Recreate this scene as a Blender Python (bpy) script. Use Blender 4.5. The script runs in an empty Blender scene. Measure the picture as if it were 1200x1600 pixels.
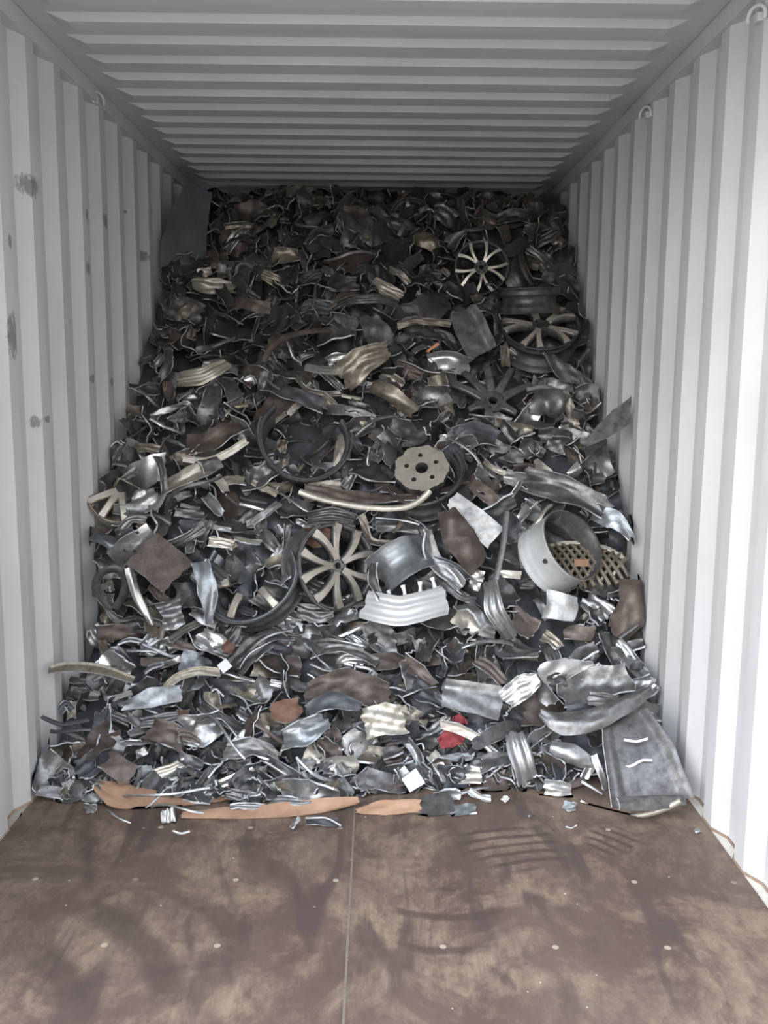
import bpy, bmesh, math, random
import numpy as np
from mathutils import Vector, Matrix
PI = math.pi
sc = bpy.context.scene
C = sc.collection
rng = np.random.default_rng(7)
random.seed(7)

# ------------------------------------------------------------------ camera
F = 1432.0
PITCH, YAW, ROLL = 0.1496, 0.0078, 0.0093
EYE = np.array([0.0, 0.0, 1.507])
fw = np.array([math.sin(YAW)*math.cos(PITCH), math.cos(YAW)*math.cos(PITCH), -math.sin(PITCH)])
r0 = np.array([math.cos(YAW), -math.sin(YAW), 0.0]); u0 = np.cross(r0, fw)
RT = r0*math.cos(ROLL) + u0*math.sin(ROLL); UP = -r0*math.sin(ROLL) + u0*math.cos(ROLL)
cam = bpy.data.cameras.new('camera'); co = bpy.data.objects.new('camera', cam); C.objects.link(co)
cam.sensor_fit = 'VERTICAL'; cam.sensor_height = 32.0; cam.lens = 32.0*F/1600.0
co.matrix_world = Matrix(((RT[0], UP[0], -fw[0], EYE[0]), (RT[1], UP[1], -fw[1], EYE[1]), (RT[2], UP[2], -fw[2], EYE[2]), (0, 0, 0, 1)))
sc.camera = co
sc.view_settings.view_transform = 'Standard'; sc.view_settings.look = 'None'
sc.view_settings.gamma = 1.0; sc.view_settings.use_curve_mapping = False
sc.view_settings.exposure = 1.22

# ------------------------------------------------------------------ world and sun
w = bpy.data.worlds.new('sky'); sc.world = w; w.use_nodes = True
nt = w.node_tree; nt.nodes.clear()
bg = nt.nodes.new('ShaderNodeBackground'); out = nt.nodes.new('ShaderNodeOutputWorld')
tc = nt.nodes.new('ShaderNodeTexCoord'); sx = nt.nodes.new('ShaderNodeSeparateXYZ'); cr = nt.nodes.new('ShaderNodeValToRGB')
nt.links.new(tc.outputs['Generated'], sx.inputs[0]); nt.links.new(sx.outputs['Z'], cr.inputs[0])
cr.color_ramp.elements[0].position = 0.0; cr.color_ramp.elements[0].color = (1.0, 0.97, 0.92, 1)
cr.color_ramp.elements[1].position = 0.7; cr.color_ramp.elements[1].color = (0.74, 0.84, 1.0, 1)
# broad bright veil of cloud around the sun, behind and to the left of the viewer
dp = nt.nodes.new('ShaderNodeVectorMath'); dp.operation = 'DOT_PRODUCT'; nt.links.new(tc.outputs['Generated'], dp.inputs[0]); dp.inputs[1].default_value = Vector((-.62, -.62, .48)).normalized()
mx = nt.nodes.new('ShaderNodeMath'); mx.operation = 'MAXIMUM'; nt.links.new(dp.outputs['Value'], mx.inputs[0]); mx.inputs[1].default_value = 0
pw = nt.nodes.new('ShaderNodeMath'); pw.operation = 'POWER'; nt.links.new(mx.outputs[0], pw.inputs[0]); pw.inputs[1].default_value = 5
ma = nt.nodes.new('ShaderNodeMath'); ma.operation = 'MULTIPLY_ADD'; nt.links.new(pw.outputs[0], ma.inputs[0]); ma.inputs[1].default_value = 3.2; ma.inputs[2].default_value = 1.25
nt.links.new(cr.outputs[0], bg.inputs['Color']); nt.links.new(ma.outputs[0], bg.inputs['Strength'])
nt.links.new(bg.outputs[0], out.inputs['Surface'])
sd = bpy.data.lights.new('sun', 'SUN'); sd.energy = 1.3; sd.angle = 0.02; sd.color = (1.0, 0.95, 0.86)
so = bpy.data.objects.new('sun', sd); C.objects.link(so); so.rotation_euler = (math.radians(-22), math.radians(14), 0)

# ------------------------------------------------------------------ materials
def new_mat(name):
    m = bpy.data.materials.new(name); m.use_nodes = True
    return m, m.node_tree, m.node_tree.nodes['Principled BSDF']
def metal(name, c1, c2, metallic=0.85, rough=0.38, scale=14.0, streak=0.0, bump=0.25):
    m, t, b = new_mat(name); N = t.nodes.new; Lk = t.links.new
    tc = N('ShaderNodeTexCoord'); oi = N('ShaderNodeObjectInfo')
    ad = N('ShaderNodeVectorMath'); ad.operation = 'ADD'
    sc_ = N('ShaderNodeVectorMath'); sc_.operation = 'SCALE'; sc_.inputs[0].default_value = (37., 11., 23.)
    Lk(oi.outputs['Random'], sc_.inputs['Scale']); Lk(tc.outputs['Object'], ad.inputs[0]); Lk(sc_.outputs[0], ad.inputs[1])
    n1 = N('ShaderNodeTexNoise'); n1.inputs['Scale'].default_value = scale; n1.inputs['Detail'].default_value = 6; n1.inputs['Roughness'].default_value = .65
    Lk(ad.outputs[0], n1.inputs['Vector'])
    r = N('ShaderNodeValToRGB'); r.color_ramp.elements[0].position = .30; r.color_ramp.elements[0].color = (*c1, 1)
    r.color_ramp.elements[1].position = .72; r.color_ramp.elements[1].color = (*c2, 1)
    Lk(n1.outputs['Fac'], r.inputs[0])
    hs = N('ShaderNodeHueSaturation'); Lk(r.outputs[0], hs.inputs['Color'])
    mr = N('ShaderNodeMapRange'); mr.inputs[3].default_value = .72; mr.inputs[4].default_value = 1.28
    Lk(oi.outputs['Random'], mr.inputs[0]); Lk(mr.outputs[0], hs.inputs['Value'])
    Lk(hs.outputs[0], b.inputs['Base Color'])
    b.inputs['Metallic'].default_value = metallic
    rr = N('ShaderNodeMapRange'); rr.inputs[1].default_value = .3; rr.inputs[2].default_value = .7
    rr.inputs[3].default_value = rough+.10; rr.inputs[4].default_value = rough-.05
    Lk(n1.outputs['Fac'], rr.inputs[0]); Lk(rr.outputs[0], b.inputs['Roughness'])
    n2 = N('ShaderNodeTexNoise'); n2.inputs['Scale'].default_value = 60; n2.inputs['Detail'].default_value = 4
    Lk(ad.outputs[0], n2.inputs['Vector'])
    bp = N('ShaderNodeBump'); bp.inputs['Strength'].default_value = bump; bp.inputs['Distance'].default_value = .004
    Lk(n2.outputs['Fac'], bp.inputs['Height']); Lk(bp.outputs[0], b.inputs['Normal'])
    return m
M = {
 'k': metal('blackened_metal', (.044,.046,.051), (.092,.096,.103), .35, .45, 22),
 'd': metal('dark_grey_metal', (.050,.049,.049), (.145,.14,.135), .5, .42, 24),
 'g': metal('dull_grey_metal', (.10,.10,.10), (.25,.245,.235), .65, .38, 30),
 's': metal('silver_metal', (.22,.222,.225), (.43,.43,.42), .75, .34, 36),
 'w': metal('bright_cut_aluminium', (.46,.455,.44), (.72,.71,.69), .8, .30, 30),
 't': metal('tan_brake_dust_metal', (.15,.125,.095), (.42,.375,.30), .6, .38, 26),
 'b': metal('brown_stained_metal', (.060,.045,.037), (.17,.135,.115), .35, .5, 16),
 'r': metal('rusty_metal', (.11,.055,.038), (.19,.095,.062), .2, .6, 20),
 'u': metal('blue_grey_metal', (.15,.158,.165), (.26,.275,.285), .65, .36, 30),
 'p': metal('painted_silver', (.56,.565,.56), (.74,.745,.73), .2, .32, 12),
 'E': metal('fracture_edge', (.42,.43,.44), (.82,.83,.84), .35, .5, 50),
 'x': metal('dark_fracture_edge', (.16,.16,.165), (.50,.50,.50), .4, .5, 50),
}
def plain(name, c, rough=.6, metallic=0, c2=None, scale=20):
    return metal(name, c, c2 or tuple(min(1, v*1.35) for v in c), metallic, rough, scale)
M['red'] = plain('red_cloth', (.15,.025,.028), .85)
M['card'] = plain('torn_brown_cardboard', (.22,.125,.078), .85, 0, (.36,.225,.145), 9)
M['white'] = plain('white_plastic', (.8,.82,.84), .5)
M['orange'] = plain('orange_wood', (.55,.25,.12), .7)
M['sheet'] = plain('charcoal_sheet', (.050,.055,.065), .55, 0, (.065,.07,.082), 5)

def wall_mat(name, spots):
    m, t, b = new_mat(name); N = t.nodes.new; Lk = t.links.new
    tc = N('ShaderNodeTexCoord')
    n = N('ShaderNodeTexNoise'); n.inputs['Scale'].default_value = 1.6; n.inputs['Detail'].default_value = 5
    Lk(tc.outputs['Object'], n.inputs['Vector'])
    r = N('ShaderNodeValToRGB'); r.color_ramp.elements[0].color = (.51,.50,.49,1); r.color_ramp.elements[1].color = (.61,.60,.588,1)
    r.color_ramp.elements[0].position = .3; r.color_ramp.elements[1].position = .7
    Lk(n.outputs['Fac'], r.inputs[0]); col = r.outputs[0]
    if spots:
        nz = N('ShaderNodeTexNoise'); nz.inputs['Scale'].default_value = 48; nz.inputs['Detail'].default_value = 5; nz.inputs['Roughness'].default_value = .7
        mp = N('ShaderNodeMapping'); mp.inputs['Scale'].default_value = (1, 1.5, .7); Lk(tc.outputs['Object'], mp.inputs[0]); Lk(mp.outputs[0], nz.inputs['Vector'])
        acc = None
        for (p, ry, rz) in spots:
            s = N('ShaderNodeVectorMath'); s.operation = 'SUBTRACT'; Lk(tc.outputs['Object'], s.inputs[0]); s.inputs[1].default_value = p
            q = N('ShaderNodeVectorMath'); q.operation = 'MULTIPLY'; Lk(s.outputs[0], q.inputs[0]); q.inputs[1].default_value = (1.5, 1/ry, 1/rz)
            l = N('ShaderNodeVectorMath'); l.operation = 'LENGTH'; Lk(q.outputs[0], l.inputs[0])
            v = N('ShaderNodeMath'); v.operation = 'SUBTRACT'; v.inputs[0].default_value = 1.0; v.use_clamp = True; Lk(l.outputs['Value'], v.inputs[1])
            if acc is None: acc = v.outputs[0]
            else:
                mx = N('ShaderNodeMath'); mx.operation = 'MAXIMUM'; Lk(acc, mx.inputs[0]); Lk(v.outputs[0], mx.inputs[1]); acc = mx.outputs[0]
        mu = N('ShaderNodeMath'); mu.operation = 'MULTIPLY'; Lk(acc, mu.inputs[0]); Lk(nz.outputs['Fac'], mu.inputs[1])
        rg = N('ShaderNodeValToRGB'); rg.color_ramp.elements[0].position = .24; rg.color_ramp.elements[0].color = (0,0,0,1)
        rg.color_ramp.elements[1].position = .33; rg.color_ramp.elements[1].color = (.75,.75,.75,1)
        Lk(mu.outputs[0], rg.inputs[0])
        mix = N('ShaderNodeMix'); mix.data_type = 'RGBA'; Lk(rg.outputs[0], mix.inputs[0]); Lk(col, mix.inputs[6]); mix.inputs[7].default_value = (.16,.15,.14,1)
        col = mix.outputs[2]
    Lk(col, b.inputs['Base Color']); b.inputs['Roughness'].default_value = .55; b.inputs['Specular IOR Level'].default_value = .35
    n2 = N('ShaderNodeTexNoise'); n2.inputs['Scale'].default_value = 7; n2.inputs['Detail'].default_value = 3; Lk(tc.outputs['Object'], n2.inputs['Vector'])
    bp = N('ShaderNodeBump'); bp.inputs['Strength'].default_value = .15; bp.inputs['Distance'].default_value = .02; Lk(n2.outputs['Fac'], bp.inputs['Height']); Lk(bp.outputs[0], b.inputs['Normal'])
    return m

# ------------------------------------------------------------------ geometry of the place
XL, XR = -1.2138, 1.1322          # inner planes of the corrugated walls
YM, YB, ZC = 1.80, 6.9, 2.70      # mouth, end wall, roof
def ray(px, py):
    v = fw + RT*(px-600)/F - UP*(py-800)/F
    return v/np.linalg.norm(v)
KZ = np.array([-.5, 0, .1, .2, .3, .4, .6, .84, 1.0, 1.14, 1.3, 1.5, 1.9, 2.1, 2.45, 2.7])
KD = np.array([3.0, 3.14, 3.28, 3.44, 3.60, 3.74, 3.86, 3.93, 4.10, 4.28, 4.52, 4.76, 5.10, 5.30, 5.62, 6.3])
def depth(x, z):
    return np.interp(z, KZ, KD) + .05*x + .035*np.sin(x*5.1+z*3) + .03*np.sin(z*9+x*2)
def at(px, py, lift=0.0):
    v = ray(px, py); t = 1.5
    while t < 8:
        P = EYE + v*t
        if P[1] > depth(P[0], P[2]) or P[2] < 0: break
        t += .01
    P = EYE + v*(t-lift)
    return P
def on_x(px, py, x):
    v = ray(px, py); return EYE + v*((x-EYE[0])/v[0])
def on_floor(px, py, z=0.0):
    v = ray(px, py); return EYE + v*((z-EYE[2])/v[2])

# ------------------------------------------------------------------ mesh helpers
def link(name, verts, faces, mats, mi=None, smooth=None, parent=None, loc=None):
    me = bpy.data.meshes.new(name); me.from_pydata([tuple(map(float, v)) for v in verts], [], [tuple(map(int, f)) for f in faces])
    for m in mats: me.materials.append(m)
    if mi is not None: me.polygons.foreach_set('material_index', np.asarray(mi, dtype=np.int32))
    if smooth is None: smooth = np.zeros(len(faces), bool)
    me.polygons.foreach_set('use_smooth', np.asarray(smooth, dtype=bool)); me.update()
    o = bpy.data.objects.new(name, me); C.objects.link(o)
    if parent: o.parent = parent
    if loc is not None: o.location = loc
    return o
def tag(o, label=None, cat=None, group=None, kind=None):
    if label: o['label'] = label
    if cat: o['category'] = cat
    if group: o['group'] = group
    if kind: o['kind'] = kind
    return o
class MB:
    def __init__(s): s.v = []; s.f = []; s.m = []; s.s = []; s.n = 0
    def add(s, V, Fc, mi=0, smooth=False):
        V = np.asarray(V, float); s.v.append(V)
        for k, f in enumerate(Fc):
            s.f.append(tuple(i+s.n for i in f)); s.m.append(mi if np.isscalar(mi) else mi[k]); s.s.append(smooth if np.isscalar(smooth) else smooth[k])
        s.n += len(V)
    def box(s, a, b, mi=0):
        a = np.array(a, float); b = np.array(b, float)
        V = [(x, y, z) for x in (a[0], b[0]) for y in (a[1], b[1]) for z in (a[2], b[2])]
        s.add(V, [(0,1,3,2),(4,6,7,5),(0,4,5,1),(2,3,7,6),(0,2,6,4),(1,5,7,3)], mi)
    def build(s, name, mats, parent=None, loc=None, clamp=False):
        V = np.concatenate(s.v)
        if clamp: V = clampv(V)
        if loc is not None: V = V - np.asarray(loc)
        return link(name, V, s.f, mats, s.m, s.s, parent, loc)
def clampv(V):
    V = V.copy(); V[:, 0] = np.clip(V[:, 0], XL+.008, XR-.008); V[:, 2] = np.clip(V[:, 2], .003, ZC-.06)
    return V
def solid(mb, P, th, mf=0, mbk=1, me=2, closed=False, edge_smooth=False):
    """P[N,M,3] surface; a plate of thickness th behind it, with its own rim faces"""
    N_, M_, _ = P.shape
    if closed: dU = np.roll(P, -1, 0) - np.roll(P, 1, 0)
    else: dU = np.gradient(P, axis=0)
    dV = np.gradient(P, axis=1)
    n = np.cross(dU, dV); n /= (np.linalg.norm(n, axis=-1, keepdims=True)+1e-9)
    Q = P - n*th
    R = N_ if closed else N_-1
    fr = []; bk = []
    for i in range(R):
        i2 = (i+1) % N_
        for j in range(M_-1):
            fr.append((i*M_+j, i2*M_+j, i2*M_+j+1, i*M_+j+1)); bk.append((i*M_+j+1, i2*M_+j+1, i2*M_+j, i*M_+j))
    mb.add(P.reshape(-1, 3), fr, mf, True); mb.add(Q.reshape(-1, 3), bk, mbk, True)
    def rim(A, B, loop):
        k = len(A); V = np.concatenate([A, B])
        fs = [(i, (i+1) % k, k+(i+1) % k, k+i) for i in range(k if loop else k-1)]
        mb.add(V, fs, me, edge_smooth)
    if closed:
        rim(Q[:, 0], P[:, 0], True); rim(P[:, -1], Q[:, -1], True)
    else:
        A = np.concatenate([P[:-1, 0], P[-1, :-1], P[:0:-1, -1], P[0, :0:-1]]); B = np.concatenate([Q[:-1, 0], Q[-1, :-1], Q[:0:-1, -1], Q[0, :0:-1]])
        rim(B, A, True)
def nz1(n, amp, rough=.6, r=rng):
    """jagged 1-D noise"""
    x = np.linspace(0, 1, n); y = np.zeros(n); a = amp
    for k in (3, 7, 15):
        if k > n: break
        y += a*np.interp(x, np.linspace(0, 1, k), r.uniform(-1, 1, k)); a *= rough
    return y
PROFS = {
 'f': lambda t: 0*t,
 'r': None,
 'l': lambda t: np.interp(t, [-1, -.82, -.78, .5, .62, .75, .86, 1], [.0, .0, 0, 0, .35, .35, .9, 1.0]),
 'w': lambda t: .5*np.sin(t*9.0),
 'b': lambda t: 1.2*(1-np.abs(t)**2.2),
 'c': lambda t: -1.3*(1-t*t),
 'o': lambda t: 1.5*(1-t*t),
 'e': lambda t: np.interp(t, [-1, -.96, -.9, -.84, -.76, -.7, .72, .78, .86, .93, 1], [.9, 1, .5, .5, .8, 0, 0, .6, .5, 1, .9]),
}
RID = [([-1,-.9,-.8,-.62,-.5,-.2,.2,.35,.6,.7,.85,1], [.9,1,.45,.4,.1,-.4,-.45,0,.1,.45,.5,1]),
       ([-1,-.85,-.7,-.6,-.3,0,.1,.35,.5,.8,.9,1], [0,.05,.5,.5,0,0,.45,.45,-.2,-.2,.4,.45]),
       ([-1,-.7,-.55,-.3,-.15,.15,.3,.5,.65,.85,1], [.5,.45,-.1,-.1,.5,.5,-.15,-.15,.45,.5,-.1])]
def prof(kind, r):
    if kind == 'r':
        a, b = RID[r.integers(len(RID))]; return lambda t: np.interp(t, a, b)
    return PROFS[kind]
def strip(mb, C3, W, n, kind='f', th=.007, ph=None, bl=None, tw=0., jag=1., crump=1., N_=None, M_=None, mats=(0, 1, 2), r=rng):
    C3 = np.asarray(C3, float); W = np.asarray(W, float)
    seg = np.linalg.norm(np.diff(C3, axis=0), axis=1); cs = np.concatenate([[0], np.cumsum(seg)]); L = cs[-1]
    if N_ is None: N_ = int(np.clip(L/.014, 8, 34))
    if M_ is None: M_ = {'f': 7, 'r': 17, 'l': 13, 'w': 17, 'b': 7, 'c': 8, 'o': 8, 'e': 25}[kind]
    s = np.linspace(0, L, N_*4); cc = np.stack([np.interp(s, cs, C3[:, k]) for k in range(3)], -1)
    ker = np.ones(N_); ker /= ker.sum()
    if len(C3) > 2:
        pad = len(ker)//2
        ext = np.concatenate([cc[0]-(cc[1:pad+1][::-1]-cc[0]), cc, cc[-1]-(cc[-pad-1:-1][::-1]-cc[-1])])
        cc = np.stack([np.convolve(ext[:, k], ker, 'same')[pad:-pad] for k in range(3)], -1)
    c = cc[np.linspace(0, len(cc)-1, N_).astype(int)]
    wd = np.interp(np.linspace(0, L, N_), cs, W)
    wm = float(np.mean(wd))
    T = np.gradient(c, axis=0); T /= np.linalg.norm(T, axis=1, keepdims=True)+1e-9
    B = np.cross(n, T); B /= np.linalg.norm(B, axis=1, keepdims=True)+1e-9
    sp = np.linspace(-1, 1, N_); t = np.linspace(-1, 1, M_)
    if ph is None: ph = min(.022, .16*wm)
    if bl is None: bl = min(L*L/(8*.2), .35*L)*r.choice([1, 1, 1, -.5])
    je = jag*.16*min(wm, .6*L)
    sd0, sd1 = nz1(N_, .10*jag), nz1(N_, .10*jag); e0, e1 = nz1(M_, je), nz1(M_, je)
    half = wd/2
    Bn = B[:, None, :]*np.ones((1, M_, 1)); nn = np.ones((N_, M_, 1))*n
    a = tw*sp[:, None, None]
    Bt = Bn*np.cos(a) + nn*np.sin(a); nt_ = nn*np.cos(a) - Bn*np.sin(a)
    off = half[:, None]*t[None, :]*np.where(t[None, :] > 0, 1+sd1[:, None], 1+sd0[:, None])
    P = c[:, None, :] + Bt*off[..., None]
    ew = np.clip((np.abs(sp)-.55)/.45, 0, 1)**1.0
    P += T[:, None, :]*((np.where(sp[:, None] < 0, e0[None, :], e1[None, :])*ew[:, None])[..., None])
    hgt = prof(kind, r)(t)[None, :]*ph + bl*(1-sp**2)[:, None]
    if crump:
        k1, k2, k3, k4 = r.uniform(2, 6, 4); p1, p2 = r.uniform(0, 6, 2)
        hgt = hgt + crump*.05*wm*(np.sin(sp[:, None]*k1+t[None, :]*k2+p1) + .7*np.sin(sp[:, None]*k3*1.7-t[None, :]*k4+p2))
    P += nt_*hgt[..., None]
    solid(mb, P, th, *mats)
NEAR = np.array([0, -1, .0])
def plane_normal(px, py, tone, r, tilt=None):
    v = -ray(px, py)
    if tilt is not None: n = v + RT*tilt[0] + UP*tilt[1]
    elif tone in 'w': n = v + .35*r.normal(size=3)
    elif tone in 'kd': n = v*.8 + np.array([0, 0, .6]) + .4*r.normal(size=3)
    else: n = v*.9 + np.array([0, 0, .35]) + .38*r.normal(size=3)
    n /= np.linalg.norm(n)
    if n @ v < .5: n = n + v*.7; n /= np.linalg.norm(n)
    return n
def to_plane(px, py, P0, n):
    v = ray(px, py); return EYE + v*(((P0-EYE) @ n)/(v @ n))
THINGS = []      # (object, px, py, description words)
KIND_NAME = {'f': 'metal_plate_fragment', 'r': 'rim_barrel_fragment', 'l': 'rim_lip_fragment', 'w': 'corrugated_metal_fragment', 'b': 'metal_bar_fragment', 'c': 'curved_metal_fragment', 'o': 'domed_metal_fragment', 'e': 'rim_barrel_fragment'}
def piece(kind, pts, wpx, tone, lift=None, tilt=None, label=None, name=None, cat='scrap metal', bl=None, tw=None, jag=1., crump=1., th=None, edge=None, seed=None, th_scale=1., ph=None):
    pts = [tuple(p) for p in pts]; ws = list(wpx) if hasattr(wpx, '__len__') else [wpx]*len(pts)
    if len(ws) != len(pts): ws = list(np.interp(np.linspace(0, 1, len(pts)), np.linspace(0, 1, len(ws)), ws))
    cx = sum(p[0] for p in pts)/len(pts); cy = sum(p[1] for p in pts)/len(pts)
    r = np.random.default_rng(int(cx*131+cy*17) if seed is None else seed)
    wm = sum(ws)/len(ws)
    if lift is None: lift = .03 + .06*math.exp(-wm/12.)
    P0 = at(cx, cy, lift)
    n = plane_normal(cx, cy, tone, r, tilt)
    C3 = np.array([to_plane(x, y, P0, n) for x, y in pts])
    dist = (P0-EYE) @ fw
    W = np.array(ws)*dist/F
    # never let the in-plane depth run away
    d0 = (C3-EYE) @ fw
    C3 = C3 + np.outer(np.clip(-(d0-dist), -9, 9)*.35, fw)
    if th is None: th = r.uniform(.005, .009)
    if kind == 'b': th = max(.008, .55*W.mean())
    if tw is None: tw = r.uniform(-.5, .5)
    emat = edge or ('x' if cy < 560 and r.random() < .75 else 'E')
    if kind == 'b': emat = tone
    mb = MB(); back = {'w': 's', 's': 'g', 'k': 'd', 'red': 'red', 'card': 'card', 'white': 'white'}.get(tone, 'd')
    strip(mb, C3, W, n, kind, th, bl=bl, tw=tw, jag=jag if kind != 'b' else .3, crump=crump, r=r, ph=ph)
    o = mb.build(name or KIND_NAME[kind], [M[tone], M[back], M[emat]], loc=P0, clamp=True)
    L = sum(math.dist(pts[i], pts[i+1]) for i in range(len(pts)-1)) if len(pts) > 1 else wm
    THINGS.append([o, cx, cy, kind, tone, L, wm, label])
    tag(o, label, cat)
    return o

# ------------------------------------------------------------------ container shell
def struct(o): o['kind'] = 'structure'; return o
def trap(y, pitch, flat1, slope, flat2):
    """0 on flat1, 1 on flat2"""
    return
def breakpoints(y0, y1, pitch, phase, a, s, b_):
    """list of (y, level): a = inner flat, s = slope run, b_ = outer flat"""
    pts = []; k = math.floor((y0-phase)/pitch)-1
    while True:
        b = phase + k*pitch
        for dy, lv in ((0, 0), (a, 0), (a+s, 1), (a+s+b_, 1)):
            y = b+dy
            if y0 < y < y1: pts.append((y, lv))
        if b > y1: break
        k += 1
    def lev(y):
        q = (y-phase) % pitch
        return float(np.interp(q, [0, a, a+s, a+s+b_, pitch], [0, 0, 1, 1, 0]))
    return [(y0, lev(y0))] + pts + [(y1, lev(y1))]
PW = .278
SPOTS = []
for (px, py, ry, rz) in [(18,300,.05,.13),(50,290,.14,.08),(70,322,.05,.09),(20,525,.10,.16),(140,340,.12,.07),(165,345,.09,.07),(75,395,.10,.05),
        (140,420,.10,.06),(120,596,.10,.04),(146,592,.10,.04),(176,597,.10,.04),(204,596,.10,.03),(76,655,.10,.03),(16,378,.04,.05),(200,375,.14,.05),(230,400,.12,.06),(112,505,.05,.03),(205,330,.05,.02),(240,330,.12,.10),(62,660,.05,.05)]:
    P = on_x(px, py, XL); SPOTS.append(((float(P[0]), float(P[1]), float(P[2])), ry, rz))
MW_L = wall_mat('painted_steel_scuffed', SPOTS); MW = wall_mat('painted_steel', [])
def side_wall(name, X, sgn, phase, mat):
    bp = breakpoints(YM, YB, PW, phase, .072, .068, .070)
    if sgn < 0: pass
    P = np.array([[(X + sgn*.036*lv, y, z) for z in (0.0, 2.66)] for y, lv in bp])
    mb = MB(); V = P.reshape(-1, 3); n = len(bp)
    V2 = V + np.array([sgn*.002, 0, 0])
    mb.add(V, [(2*i, 2*i+2, 2*i+3, 2*i+1) for i in range(n-1)], 0)
    mb.add(V2, [(2*i+1, 2*i+3, 2*i+2, 2*i) for i in range(n-1)], 0)
    mb.add(np.concatenate([V[[0, 1]], V2[[0, 1]], V[[-2, -1]], V2[[-2, -1]]]), [(0,1,3,2),(4,6,7,5)], 0)
    return struct(mb.build(name, [mat]))
PH_L, PH_R = 3.271-.21, 3.108-.21
side_wall('wall_left', XL, -1, PH_L, MW_L); side_wall('wall_right', XR+.004, 1, PH_R, MW)
# roof
def roof():
    bp = breakpoints(YM, YB, .209, 3.0, .092, .021, .075)
    xs = [XL-.04, XL+.085, XL+.15, XR-.15, XR-.085, XR+.045]; fx = [0, 0, 1, 1, 0, 0]
    P = np.array([[(x, y, ZC - .023*lv*f) for x, f in zip(xs, fx)] for y, lv in bp])
    mb = MB(); solid(mb, P, .002, 0, 0, 0)
    mb.s = [False]*len(mb.s)
    return struct(mb.build('ceiling', [MW]))
roof()
for nm, X, sg in (('trim_1', XL, 1), ('trim_2', XR, -1)):
    mb = MB(); 
    a, b = sorted((X-sg*.05, X+sg*.012)); mb.box((a, YM, 2.635), (b, YB, ZC-.002)); struct(mb.build(nm, [MW]))
# end wall
bp = breakpoints(XL, XR, .25, XL, .1, .03, .09)
mb = MB(); V = np.array([(x, YB + .045*lv, z) for x, lv in bp for z in (0, ZC)]); n = len(bp)
mb.add(V, [(2*i, 2*i+1, 2*i+3, 2*i+2) for i in range(n-1)]); mb.add(V+np.array([0, .003, 0]), [(2*i, 2*i+2, 2*i+3, 2*i+1) for i in range(n-1)])
struct(mb.build('wall_back', [MW]))
# cream bottom rails beside the floor boards
mcream = plain('cream_rail_paint', (.50,.47,.40), .6, 0, (.66,.62,.55), 8)
for nm, a, b in (('baseboard_left', XL-.045, XL-.002), ('baseboard_right', XR+.001, XR+.047)):
    mb = MB(); mb.box((a, YM, -.12), (b, YB, -.004)); struct(mb.build(nm, [mcream]))
# rusty sealant bead along the foot of the corrugated wall
for nm, X, sg, ph in (('trim_3', XR+.004, 1, PH_R), ('trim_4', XL, -1, PH_L)):
    bp = breakpoints(YM, YB, PW, ph, .072, .068, .070); mb = MB()
    for (ya, la), (yb, lb) in zip(bp[:-1], bp[1:]):
        xa, xb = X+sg*.036*la, X+sg*.036*lb
        d = -sg*.006
        V = [(xa, ya, -.004), (xb, yb, -.004), (xb+d, yb, -.004), (xa+d, ya, -.004), (xa, ya, .004), (xb, yb, .004), (xb+d*.5, yb, .004), (xa+d*.5, ya, .004)]
        mb.add(V, [(4,5,6,7),(2,3,7,6),(0,3,2,1),(0,1,5,4),(0,4,7,3),(1,2,6,5)])
    struct(mb.build(nm, [plain('rusty_sealant', (.22,.14,.10), .8, 0, (.36,.27,.2), 30)]))
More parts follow.
